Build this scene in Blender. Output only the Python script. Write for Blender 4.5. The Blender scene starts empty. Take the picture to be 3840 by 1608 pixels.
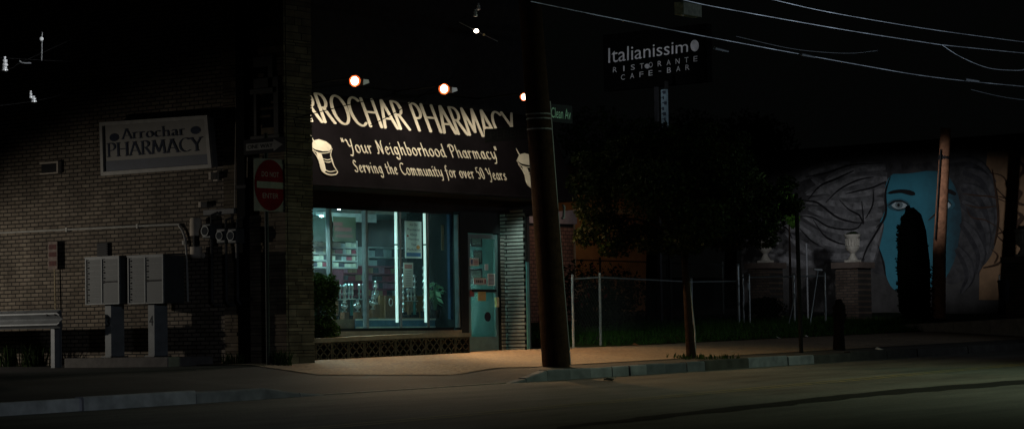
import bpy, bmesh, math, random
from mathutils import Vector, Matrix
random.seed(7)
rad = math.radians

# ------------------------------------------------------------------ camera
# world frame: x runs along the main street (to the right and away), y runs
# from the street towards the shop, z up.
SC = bpy.context.scene
COL = SC.collection
F = 9000.0                       # focal length in pixels of a 3840 px wide frame
CAMZ = 1.5
A = rad(52)
pitch = math.atan(471 / F)
roll = 0.016
hx, hy = math.sin(A), math.cos(A)
fwd = Vector((hx * math.cos(pitch), hy * math.cos(pitch), math.sin(pitch)))
right0 = Vector((math.cos(A), -math.sin(A), 0))
up0 = right0.cross(fwd)
rgt = right0 * math.cos(roll) - up0 * math.sin(roll)
upv = up0 * math.cos(roll) + right0 * math.sin(roll)
cam = bpy.data.cameras.new("camera")
cam.sensor_width = 36.0
cam.lens = F / 3840 * 36
cam.clip_start = 0.5
cam.clip_end = 800
camo = bpy.data.objects.new("camera", cam)
COL.objects.link(camo)
M = Matrix.Identity(4)
for i in range(3):
    M[i][0], M[i][1], M[i][2] = rgt[i], upv[i], -fwd[i]
M[0][3], M[1][3], M[2][3] = 0, 0, CAMZ
camo.matrix_world = M
SC.camera = camo

# ------------------------------------------------------------------ world, exposure
W = bpy.data.worlds.new("World")
SC.world = W
W.use_nodes = True
bg = W.node_tree.nodes["Background"]
bg.inputs[0].default_value = (0.90, 1.0, 0.95, 1)
bg.inputs[1].default_value = 0.0011
SC.view_settings.view_transform = 'Standard'
SC.view_settings.look = 'None'
SC.view_settings.exposure = 0.0
SC.view_settings.gamma = 1.0
SC.cycles.use_denoising = True
SC.cycles.max_bounces = 6
SC.cycles.sample_clamp_indirect = 2.0

# ------------------------------------------------------------------ lights
def spot(name, loc, target, power, color, size=60, blend=0.5, radius=0.1):
    l = bpy.data.lights.new(name, 'SPOT')
    l.energy = power
    l.color = color
    l.spot_size = rad(size)
    l.spot_blend = blend
    l.shadow_soft_size = radius
    o = bpy.data.objects.new(name, l)
    COL.objects.link(o)
    o.location = loc
    d = Vector(target) - Vector(loc)
    o.rotation_euler = d.to_track_quat('-Z', 'Y').to_euler()
    return o

# lamp standing in the side street, throwing long shadows along the brick wall
sl_ = spot("side_street_light", (22.2, 36.4, 3.05), (27.7, 30.2, 2.1), 690, (1.0, 0.92, 0.80), 88, 0.9, 0.05)
sl_.scale = (1.0, 0.5, 1.0)
# street light high over the main road
spot("road_street_light", (37.5, 14.5, 8.5), (33.6, 18.4, 0.8), 1450, (0.76, 1.0, 0.66), 106, 1.0, 0.25)
# cool light from the far side of the main road
spot("opposite_side_light", (14.0, 2.0, 7.5), (40.0, 26.5, 2.6), 520, (0.80, 0.90, 1.0), 32, 1.0, 0.3)
spot("near_kerb_light", (14.0, 10.0, 4.2), (22.6, 23.0, 0.7), 650, (0.72, 0.82, 1.0), 34, 0.9, 0.1)  # extra cool spot added to brighten the left kerb face
# flood light in front of the painted wall
ml_ = spot("mural_flood_light", (41.5, 27.0, 7.0), (60.0, 33.0, 4.15), 4100, (0.92, 0.97, 1.0), 42, 0.85, 0.08)
ml_.scale = (1.0, 0.34, 1.0)
spot("cable_hardware_light", (25.3, 22.0, 6.4), (25.1, 30.0, 6.45), 1500, (0.95, 0.97, 1.0), 24, 0.6, 0.03)  # unseen spot added to brighten the insulators and rod at the left
spot("pillar_flood_light", (44.5, 24.6, 5.2), (51.4, 30.0, 3.1), 620, (0.95, 0.97, 1.0), 32, 0.9, 0.06)  # added spot without a fixture, brightens the pillars and urns
spot("restaurant_sign_light", (39.0, 28.5, 5.6), (46.0, 33.0, 8.6), 330, (0.92, 0.95, 1.0), 42, 0.8, 0.06)  # spot put in to brighten the sign lettering, no lamp stands there
# lamp further up the street, outside the frame to the right, on the overhead wires
spot("upper_street_light", (52.0, 14.0, 6.0), (44.0, 23.5, 7.0), 800, (0.80, 0.90, 1.0), 75, 0.8, 0.15)

# ------------------------------------------------------------------ picture rays
def ray(px, py):
    return (fwd * F + rgt * (px - 1920) - upv * (py - 804)).normalized()
CP = Vector((0, 0, CAMZ))
def at(px, py, **k):
    """point of the plane x=..., y=... or z=... seen at (px, py)"""
    (ax, v), = k.items()
    i = 'xyz'.index(ax)
    d = ray(px, py)
    return CP + d * ((v - CP[i]) / d[i])

def sstep(a, b, x):
    t = min(1, max(0, (x - a) / (b - a)))
    return t * t * (3 - 2 * t)

# ------------------------------------------------------------------ ground heights
def road_z(x, y):
    return 0.378 + 0.016 * x - 0.03 * (23 - y)
def raised(x):
    return max(1 - sstep(23.7, 24.9, x), sstep(29.2, 30.1, x))
def g(x, y):
    t = min(1, max(0, (y - 23) / 3.4))
    s = 0.37 * t
    k = raised(x)
    s = s * (1 - k) + (0.15 + 0.22 * t) * k
    lot = sstep(36.9, 37.6, x) * sstep(26.7, 27.6, y)
    s += lot * (0.17 + 0.035 * max(0, y - 27))
    return 0.378 + 0.016 * x + s
def on_ground(px, py, f=None):
    f = f or (lambda x, y: road_z(x, y) if y < 23 else g(x, y))
    d = ray(px, py)
    t = 5.0
    while t < 140:
        p = CP + d * t
        if p.z < f(p.x, p.y):
            return Vector((p.x, p.y, f(p.x, p.y)))
        t += 0.05
    return CP + d * 140
def on_road(px, py):
    return on_ground(px, py, road_z)

# ------------------------------------------------------------------ materials
def newmat(name):
    m = bpy.data.materials.new(name)
    m.use_nodes = True
    nt = m.node_tree
    return m, nt, nt.nodes["Principled BSDF"]
MATS = {}
def mat(name, col, rough=0.75, metal=0.0, var=0.25, scale=6.0, bump=0.0, bscale=80.0, spec=0.35):
    if name in MATS:
        return MATS[name]
    if max(col) < .06 and metal == 0 and spec == .35:
        spec = .05
    m, nt, b = newmat(name)
    n, l = nt.nodes, nt.links
    tc = n.new('ShaderNodeTexCoord')
    nz = n.new('ShaderNodeTexNoise'); nz.inputs['Scale'].default_value = scale; nz.inputs['Detail'].default_value = 6; nz.inputs['Roughness'].default_value = 0.65
    l.new(tc.outputs['Object'], nz.inputs['Vector'])
    rp = n.new('ShaderNodeValToRGB')
    e = rp.color_ramp.elements
    e[0].position, e[1].position = 0.3, 0.7
    e[0].color = tuple(c * (1 - var) for c in col) + (1,)
    e[1].color = tuple(min(1, c * (1 + var)) for c in col) + (1,)
    l.new(nz.outputs[0], rp.inputs[0]); l.new(rp.outputs[0], b.inputs['Base Color'])
    b.inputs['Roughness'].default_value = rough
    b.inputs['Metallic'].default_value = metal
    b.inputs['Specular IOR Level'].default_value = spec
    if bump:
        n2 = n.new('ShaderNodeTexNoise'); n2.inputs['Scale'].default_value = bscale; n2.inputs['Detail'].default_value = 4
        l.new(tc.outputs['Object'], n2.inputs['Vector'])
        bp = n.new('ShaderNodeBump'); bp.inputs['Strength'].default_value = bump; bp.inputs['Distance'].default_value = 0.02
        l.new(n2.outputs[0], bp.inputs['Height']); l.new(bp.outputs[0], b.inputs['Normal'])
    MATS[name] = m
    return m
def brick_mat(name, axes, c1, c2, mortar, w=0.203, h=0.0677, ms=0.0115, off=0.5, bump=0.6):
    if name in MATS:
        return MATS[name]
    m, nt, b = newmat(name)
    n, l = nt.nodes, nt.links
    tc = n.new('ShaderNodeTexCoord'); sp = n.new('ShaderNodeSeparateXYZ'); cb = n.new('ShaderNodeCombineXYZ')
    l.new(tc.outputs['Object'], sp.inputs[0])
    l.new(sp.outputs['xyz'.index(axes[0])], cb.inputs[0]); l.new(sp.outputs['xyz'.index(axes[1])], cb.inputs[1])
    wb = n.new('ShaderNodeTexNoise'); wb.inputs['Scale'].default_value = 9; l.new(tc.outputs['Object'], wb.inputs['Vector'])
    mx = n.new('ShaderNodeVectorMath'); mx.operation = 'MULTIPLY_ADD'
    mx.inputs[1].default_value = (0.012, 0.008, 0)
    l.new(wb.outputs['Color'], mx.inputs[0]); l.new(cb.outputs[0], mx.inputs[2])
    bt = n.new('ShaderNodeTexBrick')
    bt.inputs['Scale'].default_value = 1
    bt.inputs['Brick Width'].default_value = w; bt.inputs['Row Height'].default_value = h
    bt.inputs['Mortar Size'].default_value = ms; bt.inputs['Mortar Smooth'].default_value = 0.3
    bt.inputs['Bias'].default_value = 0.0
    bt.offset = off
    bt.inputs['Color1'].default_value = c1 + (1,); bt.inputs['Color2'].default_value = c2 + (1,); bt.inputs['Mortar'].default_value = mortar + (1,)
    l.new(mx.outputs[0], bt.inputs['Vector'])
    nz = n.new('ShaderNodeTexNoise'); nz.inputs['Scale'].default_value = 1.3; nz.inputs['Detail'].default_value = 8; nz.inputs['Roughness'].default_value = 0.75
    l.new(tc.outputs['Object'], nz.inputs['Vector'])
    mr = n.new('ShaderNodeMapRange'); mr.inputs[1].default_value = 0.25; mr.inputs[2].default_value = 0.75; mr.inputs[3].default_value = 0.42; mr.inputs[4].default_value = 1.45
    l.new(nz.outputs[0], mr.inputs[0])
    ml = n.new('ShaderNodeVectorMath'); ml.operation = 'SCALE'
    l.new(bt.outputs['Color'], ml.inputs[0]); l.new(mr.outputs[0], ml.inputs['Scale'])
    l.new(ml.outputs[0], b.inputs['Base Color'])
    b.inputs['Roughness'].default_value = 0.85
    b.inputs['Specular IOR Level'].default_value = 0.2
    bp = n.new('ShaderNodeBump'); bp.inputs['Strength'].default_value = bump; bp.inputs['Distance'].default_value = 0.008; bp.invert = True
    l.new(bt.outputs['Fac'], bp.inputs['Height']); l.new(bp.outputs[0], b.inputs['Normal'])
    MATS[name] = m
    return m
def island_mat(name, c1, c2, rough=0.8, trans=0.0, spec=0.05):
    """a colour per loose piece: leaves, stones"""
    if name in MATS:
        return MATS[name]
    m, nt, b = newmat(name)
    n, l = nt.nodes, nt.links
    ge = n.new('ShaderNodeNewGeometry')
    rp = n.new('ShaderNodeValToRGB')
    rp.color_ramp.elements[0].color = c1 + (1,); rp.color_ramp.elements[1].color = c2 + (1,)
    l.new(ge.outputs['Random Per Island'], rp.inputs[0])
    tc = n.new('ShaderNodeTexCoord')
    nz = n.new('ShaderNodeTexNoise'); nz.inputs['Scale'].default_value = 5; nz.inputs['Detail'].default_value = 5
    l.new(tc.outputs['Object'], nz.inputs['Vector'])
    mr = n.new('ShaderNodeMapRange'); mr.inputs[1].default_value = 0.3; mr.inputs[2].default_value = 0.7; mr.inputs[3].default_value = 0.7; mr.inputs[4].default_value = 1.25
    l.new(nz.outputs[0], mr.inputs[0])
    ml = n.new('ShaderNodeVectorMath'); ml.operation = 'SCALE'
    l.new(rp.outputs[0], ml.inputs[0]); l.new(mr.outputs[0], ml.inputs['Scale']); l.new(ml.outputs[0], b.inputs['Base Color'])
    b.inputs['Roughness'].default_value = rough
    b.inputs['Specular IOR Level'].default_value = spec
    if trans:
        tr = n.new('ShaderNodeBsdfTranslucent'); l.new(ml.outputs[0], tr.inputs[0])
        ms = n.new('ShaderNodeMixShader'); ms.inputs[0].default_value = trans
        l.new(b.outputs[0], ms.inputs[1]); l.new(tr.outputs[0], ms.inputs[2])
        l.new(ms.outputs[0], n['Material Output'].inputs[0])
    MATS[name] = m
    return m
def emis(name, col, s):
    if name in MATS:
        return MATS[name]
    m, nt, b = newmat(name)
    b.inputs['Base Color'].default_value = (0.8, 0.8, 0.8, 1)
    b.inputs['Emission Color'].default_value = col + (1,)
    b.inputs['Emission Strength'].default_value = s
    MATS[name] = m
    return m
def glass_mat():
    m = bpy.data.materials.new("window_glass"); m.use_nodes = True
    n, l = m.node_tree.nodes, m.node_tree.links
    n.remove(n["Principled BSDF"])
    t = n.new('ShaderNodeBsdfTransparent'); t.inputs[0].default_value = (0.86, 0.93, 0.91, 1)
    gl = n.new('ShaderNodeBsdfGlossy'); gl.inputs['Roughness'].default_value = 0.02; gl.inputs[0].default_value = (1, 1, 1, 1)
    fr = n.new('ShaderNodeFresnel'); fr.inputs[0].default_value = 1.45
    ms = n.new('ShaderNodeMixShader')
    # uneven dust-like scatter added to give the pane a hazy glow
    du = n.new('ShaderNodeBsdfTranslucent'); du.inputs[0].default_value = (.8, .85, .85, 1)
    tc = n.new('ShaderNodeTexCoord'); nz = n.new('ShaderNodeTexNoise'); nz.inputs['Scale'].default_value = 1.4; nz.inputs['Detail'].default_value = 7
    l.new(tc.outputs['Object'], nz.inputs['Vector'])
    dm = n.new('ShaderNodeMapRange'); dm.inputs[1].default_value = .35; dm.inputs[2].default_value = .7; dm.inputs[3].default_value = .015; dm.inputs[4].default_value = .06
    l.new(nz.outputs[0], dm.inputs[0])
    md = n.new('ShaderNodeMixShader'); l.new(dm.outputs[0], md.inputs[0]); l.new(t.outputs[0], md.inputs[1]); l.new(du.outputs[0], md.inputs[2])
    l.new(fr.outputs[0], ms.inputs[0]); l.new(md.outputs[0], ms.inputs[1]); l.new(gl.outputs[0], ms.inputs[2])
    l.new(ms.outputs[0], n['Material Output'].inputs[0])
    return m
GLASS = glass_mat()

# ------------------------------------------------------------------ mesh builder
ORG = {}
class MB:
    def __init__(s):
        s.v, s.f = [], []
    def box(s, a, b):
        (x0, y0, z0), (x1, y1, z1) = a, b
        if x0 > x1: x0, x1 = x1, x0
        if y0 > y1: y0, y1 = y1, y0
        if z0 > z1: z0, z1 = z1, z0
        k = len(s.v)
        s.v += [(x0, y0, z0), (x1, y0, z0), (x1, y1, z0), (x0, y1, z0), (x0, y0, z1), (x1, y0, z1), (x1, y1, z1), (x0, y1, z1)]
        s.f += [tuple(k + i for i in q) for q in ((3, 2, 1, 0), (4, 5, 6, 7), (0, 1, 5, 4), (1, 2, 6, 5), (2, 3, 7, 6), (3, 0, 4, 7))]
        return s
    def poly(s, pts):
        k = len(s.v)
        s.v += [tuple(p) for p in pts]
        s.f.append(tuple(range(k, k + len(pts))))
        return s
    def prism(s, pts, ext):
        """closed solid: outline pts swept by the vector ext"""
        k = len(s.v); n = len(pts); e = Vector(ext)
        s.v += [tuple(p) for p in pts] + [tuple(Vector(p) + e) for p in pts]
        s.f.append(tuple(range(k + n - 1, k - 1, -1)))
        s.f.append(tuple(range(k + n, k + 2 * n)))
        for i in range(n):
            j = (i + 1) % n
            s.f.append((k + i, k + j, k + n + j, k + n + i))
        return s
    def tube(s, pts, r, sides=8, cap=True):
        pts = [Vector(p) for p in pts]
        rs = r if isinstance(r, (list, tuple)) else [r] * len(pts)
        k = len(s.v); nrm = None
        for i, p in enumerate(pts):
            t = (pts[min(i + 1, len(pts) - 1)] - pts[max(i - 1, 0)]).normalized()
            if nrm is None:
                nrm = t.orthogonal().normalized()
            else:
                nrm = (nrm - t * nrm.dot(t)).normalized()
            bn = t.cross(nrm)
            for q in range(sides):
                a = 2 * math.pi * q / sides
                s.v.append(tuple(p + (nrm * math.cos(a) + bn * math.sin(a)) * rs[i]))
        for i in range(len(pts) - 1):
            for q in range(sides):
                q2 = (q + 1) % sides
                s.f.append((k + i * sides + q, k + i * sides + q2, k + (i + 1) * sides + q2, k + (i + 1) * sides + q))
        if cap:
            s.f.append(tuple(k + q for q in range(sides - 1, -1, -1)))
            e = k + (len(pts) - 1) * sides
            s.f.append(tuple(e + q for q in range(sides)))
        return s
    def lathe(s, c, prof, sides=16, square=False):
        c = Vector(c); k = len(s.v)
        for (r, z) in prof:
            for q in range(sides):
                a = 2 * math.pi * (q + 0.5) / sides
                s.v.append((c.x + r * math.cos(a), c.y + r * math.sin(a), c.z + z))
        for i in range(len(prof) - 1):
            for q in range(sides):
                q2 = (q + 1) % sides
                s.f.append((k + i * sides + q, k + i * sides + q2, k + (i + 1) * sides + q2, k + (i + 1) * sides + q))
        s.f.append(tuple(k + q for q in range(sides - 1, -1, -1)))
        e = k + (len(prof) - 1) * sides
        s.f.append(tuple(e + q for q in range(sides)))
        return s
    def ball(s, c, r, n=10, sq=1.0):
        return s.lathe((c[0], c[1], c[2]), [(max(1e-3, r * math.sin(math.pi * i / n)), -r * sq * math.cos(math.pi * i / n)) for i in range(n + 1)], 12)
    def build(s, name, m, parent=None, origin=None, smooth=False, bevel=0.0):
        me = bpy.data.meshes.new(name)
        if parent is not None:
            o0 = ORG[parent.name]
        else:
            o0 = Vector(origin) if origin is not None else Vector((sum(v[0] for v in s.v) / len(s.v), sum(v[1] for v in s.v) / len(s.v), min(v[2] for v in s.v)))
        me.from_pydata([(v[0] - o0.x, v[1] - o0.y, v[2] - o0.z) for v in s.v], [], s.f)
        me.materials.append(m)
        me.validate()
        if smooth:
            for p in me.polygons: p.use_smooth = True
            me.set_sharp_from_angle(angle=rad(40))
        o = bpy.data.objects.new(name, me)
        COL.objects.link(o)
        if parent is not None:
            o.parent = parent
        else:
            o.location = o0
        ORG[o.name] = o0
        if bevel:
            md = o.modifiers.new("bevel", 'BEVEL'); md.width = bevel; md.segments = 2; md.limit_method = 'ANGLE'
        return o
def tag(o, label=None, cat=None, group=None, kind=None):
    if label: o['label'] = label
    if cat: o['category'] = cat
    if group: o['group'] = group
    if kind: o['kind'] = kind
    return o
def thing(name, loc, label, cat, group=None):
    o = bpy.data.objects.new(name, None)
    o.empty_display_size = 0.2
    COL.objects.link(o)
    o.location = loc
    ORG[o.name] = Vector(loc)
    return tag(o, label, cat, group)
def copy_tree(o, delta, parent=None):
    c = o.copy(); COL.objects.link(c)
    if parent is None:
        c.location = Vector(o.location) + Vector(delta)
        ORG[c.name] = ORG[o.name] + Vector(delta)
    else:
        c.parent = parent
        ORG[c.name] = ORG[o.name] + Vector(delta)
    for ch in [q for q in bpy.data.objects if q.parent == o]:
        copy_tree(ch, delta, c)
    return c

# ------------------------------------------------------------------ lettering
def E(cx, cy, rx, ry, a0, a1, n=10):
    return [(cx + rx * math.cos(rad(a0 + (a1 - a0) * i / n)), cy + ry * math.sin(rad(a0 + (a1 - a0) * i / n))) for i in range(n + 1)]
CAPS = {
    'A': (.80, [[(.03, 0), (.38, 1)], [(.40, 1), (.78, 0)], [(.16, .34), (.64, .34)]]),
    'R': (.68, [[(.08, 0), (.08, 1)], [(.08, 1), (.28, 1)] + E(.28, .76, .26, .24, 90, -90) + [(.08, .52)], [(.30, .52), (.66, 0)]]),
    'O': (.95, [E(.47, .5, .42, .5, 0, 360, 24)]),
    'C': (.80, [E(.48, .5, .43, .5, 52, 308, 18)]),
    'H': (.84, [[(.08, 0), (.08, 1)], [(.74, 0), (.74, 1)], [(.08, .52), (.74, .52)]]),
    'P': (.62, [[(.08, 0), (.08, 1)], [(.08, 1), (.28, 1)] + E(.28, .73, .27, .27, 90, -90) + [(.08, .46)]]),
    'M': (1.0, [[(.04, 0), (.14, 1)], [(.14, 1), (.48, .12)], [(.48, .12), (.82, 1)], [(.82, 1), (.92, 0)]]),
    'Y': (.72, [[(0, 1), (.35, .46)], [(.70, 1), (.35, .46)], [(.35, .46), (.35, 0)]]),
    ' ': (.34, []),
}
LOW = {
    'Y': (.62, [[(-.06, .86), (.02, .98), (.12, .9), (.16, .6), (.26, .45), (.46, .55)], [(.54, 1), (.5, .6), (.42, .1), (.24, -.25), (.04, -.2)]]),
    'N': (.72, [[(-.08, .05), (.02, 0), (.12, .2), (.16, 1)], [(.14, 1), (.52, .02)], [(.52, .02), (.58, .85), (.68, 1)]]),
    'P': (.62, [[(.16, 0), (.16, .96)], [(-.02, .82), (.1, .98), (.3, 1)] + E(.3, .73, .24, .26, 90, -90) + [(.16, .46)]]),
    'S': (.56, [[(.5, .86), (.4, .98), (.24, .98), (.12, .82), (.18, .62), (.4, .42), (.44, .2), (.3, .02), (.12, .02), (.0, .14)]]),
    'C': (.68, [E(.4, .5, .36, .5, 55, 312, 16)]),
    'o': (.52, [E(.25, .29, .21, .29, 0, 360, 16)]),
    'u': (.56, [[(.0, .5), (.08, .58), (.1, .12), (.2, 0), (.34, .1), (.44, .3)], [(.45, .58), (.45, .1), (.52, 0)]]),
    'r': (.40, [[(.0, .48), (.1, .58), (.12, 0)], [(.12, .34), (.26, .56), (.38, .52)]]),
    'e': (.46, [[(.06, .3), (.36, .36), (.36, .5), (.24, .58), (.1, .46), (.05, .24), (.12, .04), (.26, 0), (.4, .12)]]),
    'i': (.26, [[(.02, .48), (.12, .58), (.12, .08), (.2, 0)], [(.14, .8), (.16, .84)]]),
    'g': (.52, [E(.22, .3, .18, .27, 0, 360, 14), [(.42, .58), (.42, -.1), (.32, -.34), (.14, -.34), (.04, -.2)]]),
    'h': (.56, [[(.1, 1.0), (.1, 0)], [(.1, .3), (.22, .54), (.36, .56), (.42, .4), (.42, .08), (.5, 0)]]),
    'b': (.52, [[(.1, 1.0), (.1, .04)], E(.26, .28, .18, .28, 140, -180, 14)]),
    'd': (.54, [E(.22, .28, .18, .28, 0, 360, 14), [(.42, 1.0), (.42, .08), (.5, 0)]]),
    'a': (.52, [E(.22, .28, .18, .28, 0, 360, 14), [(.42, .58), (.42, .08), (.5, 0)]]),
    'm': (.84, [[(.0, .5), (.1, .58), (.1, 0)], [(.1, .34), (.24, .57), (.36, .48), (.36, 0)], [(.36, .34), (.52, .57), (.64, .48), (.66, .08), (.74, 0)]]),
    'n': (.56, [[(.0, .5), (.1, .58), (.1, 0)], [(.1, .34), (.24, .57), (.38, .5), (.4, .08), (.48, 0)]]),
    'c': (.44, [E(.25, .29, .2, .29, 50, 310, 12)]),
    'y': (.54, [[(.0, .5), (.08, .58), (.1, .16), (.2, .04), (.36, .16), (.44, .34)], [(.46, .58), (.44, 0), (.32, -.32), (.12, -.32)]]),
    'v': (.48, [[(.0, .52), (.08, .58), (.2, 0)], [(.2, 0), (.4, .4), (.38, .58)]]),
    't': (.36, [[(.14, .82), (.14, .1), (.22, 0), (.34, .08)], [(.0, .56), (.32, .56)]]),
    'f': (.40, [[(.42, .94), (.32, 1.02), (.2, .9), (.14, .0), (.04, -.3)], [(.02, .56), (.34, .56)]]),
    's': (.42, [[(.36, .5), (.24, .58), (.1, .48), (.16, .32), (.32, .22), (.3, .04), (.14, 0), (.02, .08)]]),
    '5': (.5, [[(.42, 1), (.12, .98), (.1, .58), (.28, .62), (.42, .46), (.42, .18), (.26, 0), (.06, .06)]]),
    '0': (.54, [E(.25, .5, .2, .5, 0, 360, 16)]),
    '"': (.32, [[(.06, 1.04), (.06, .78)], [(.2, 1.04), (.2, .78)]]),
    ' ': (.30, []),
}
SERIF = dict(CAPS)
SERIF.update({
    'r': (.46, [[(.1, 0), (.1, .6)], [(.1, .4), (.22, .6), (.4, .56)]]),
    'o': (.60, [E(.29, .3, .25, .3, 0, 360, 18)]),
    'c': (.54, [E(.29, .3, .24, .3, 48, 312, 14)]),
    'h': (.64, [[(.1, 0), (.1, 1)], [(.1, .4), (.24, .58), (.42, .58), (.5, .42)], [(.5, .42), (.5, 0)]]),
    'a': (.56, [[(.08, .5), (.2, .6), (.36, .58), (.4, .44)], [(.4, .44), (.4, .04), (.52, 0)], [(.4, .34), (.14, .28), (.06, .12), (.16, 0), (.3, .02), (.4, .14)]]),
})
def hull(pts):
    pts = sorted(set(pts))
    def half(ps):
        h = []
        for p in ps:
            while len(h) > 1 and (h[-1][0] - h[-2][0]) * (p[1] - h[-2][1]) - (h[-1][1] - h[-2][1]) * (p[0] - h[-2][0]) <= 1e-12:
                h.pop()
            h.append(p)
        return h[:-1]
    return half(pts) + half(pts[::-1])
def nib_text(text, table, nib, serif=None, spacing=0.0):
    """pieces (convex outlines) of the text drawn with a broad nib; returns pieces, width"""
    out, x = [], 0.0
    for ch in text:
        adv, strokes = table[ch]
        for st in strokes:
            for (a, b) in zip(st, st[1:]):
                out.append(hull([(x + p[0] + q[0], p[1] + q[1]) for p in (a, b) for q in nib]))
            if serif:
                for e, o in ((st[0], st[1]), (st[-1], st[-2])):
                    if abs(e[1] - round(e[1])) < 0.02 or abs(e[1] - .6) < 0.02:
                        if abs(o[1] - e[1]) > 0.5 * abs(o[0] - e[0]):
                            w, t = serif
                            s = 1 if e[1] < .3 else -1
                            out.append(hull([(x + e[0] - w, e[1]), (x + e[0] + w, e[1]), (x + e[0] + w, e[1] + s * t), (x + e[0] - w, e[1] + s * t)]))
        x += adv + spacing
    return out, x - spacing
def nib_ellipse(w, h, ang, n=8):
    c, s = math.cos(rad(ang)), math.sin(rad(ang))
    return [(w * math.cos(2 * math.pi * i / n) * c - h * math.sin(2 * math.pi * i / n) * s, w * math.cos(2 * math.pi * i / n) * s + h * math.sin(2 * math.pi * i / n) * c) for i in range(n)]
def lay(mb, pieces, fn, thick=0.004):
    """fn(s, t, h) -> 3D point; each piece gets its own small height so no two faces share a plane"""
    for i, pc in enumerate(pieces):
        h = thick + (i % 23) * 0.0003
        bot = [fn(p[0], p[1], 0.0008) for p in pc]
        top = [fn(p[0], p[1], h) for p in pc]
        k = len(mb.v); n = len(pc)
        mb.v += [tuple(p) for p in bot] + [tuple(p) for p in top]
        mb.f.append(tuple(range(k + n, k + 2 * n)))
        for q in range(n):
            r = (q + 1) % n
            mb.f.append((k + q, k + r, k + n + r, k + n + q))
def sans(mb, text, fn, x0, x1, y0, y1, h=0.006, align=True):
    """plain sans lettering filling the box (x0..x1, y0..y1) of the surface fn"""
    cu = bpy.data.curves.new("tmp", 'FONT'); cu.body = text; cu.resolution_u = 3
    o = bpy.data.objects.new("tmp", cu); COL.objects.link(o)
    bpy.context.view_layer.update()
    me = bpy.data.meshes.new_from_object(o.evaluated_get(bpy.context.evaluated_depsgraph_get()))
    bpy.data.objects.remove(o)
    vs = [v.co for v in me.vertices]
    a, b = min(v.x for v in vs), max(v.x for v in vs)
    c, d = min(v.y for v in vs), max(v.y for v in vs)
    k = len(mb.v)
    for v in vs:
        mb.v.append(tuple(fn(x0 + (v.x - a) / max(1e-6, b - a) * (x1 - x0), y0 + (v.y - c) / max(1e-6, d - c) * (y1 - y0), h)))
    for p in me.polygons:
        mb.f.append(tuple(k + i for i in p.vertices))
    bpy.data.meshes.remove(me)
def strip(mb, pts, w, fn, h=0.006):
    """a painted line of width w along pts on the surface fn"""
    ps = [Vector((p[0], p[1], 0)) for p in pts]
    pcs = []
    for i, (a, b) in enumerate(zip(ps, ps[1:])):
        w0 = w * (0.35 + 0.65 * math.sin(math.pi * (i + 0.15) / (len(ps) - 0.7))) if len(ps) > 3 else w
        nib = nib_ellipse(w0 / 2, w0 / 2, 0, 6)
        pcs.append(hull([(p.x + q[0], p.y + q[1]) for p in (a, b) for q in nib]))
    lay(mb, pcs, fn, h)
def smoothline(pts, n=5):
    out = []
    P = [pts[0]] + list(pts) + [pts[-1]]
    for i in range(1, len(P) - 2):
        p0, p1, p2, p3 = P[i - 1], P[i], P[i + 1], P[i + 2]
        for j in range(n):
            t = j / n
            out.append(tuple(0.5 * (2 * p1[k] + (p2[k] - p0[k]) * t + (2 * p0[k] - 5 * p1[k] + 4 * p2[k] - p3[k]) * t * t + (3 * p1[k] - p0[k] - 3 * p2[k] + p3[k]) * t ** 3) for k in range(len(p1))))
    out.append(tuple(pts[-1]))
    return out

# ------------------------------------------------------------------ key planes
XW = 27.74        # brick side wall of the pharmacy, faces -x
YP = 26.23        # front of the corner pier, faces -y
YS = 27.70        # shop window plane, faces -y
XE = 36.05        # right end of the shop

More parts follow.
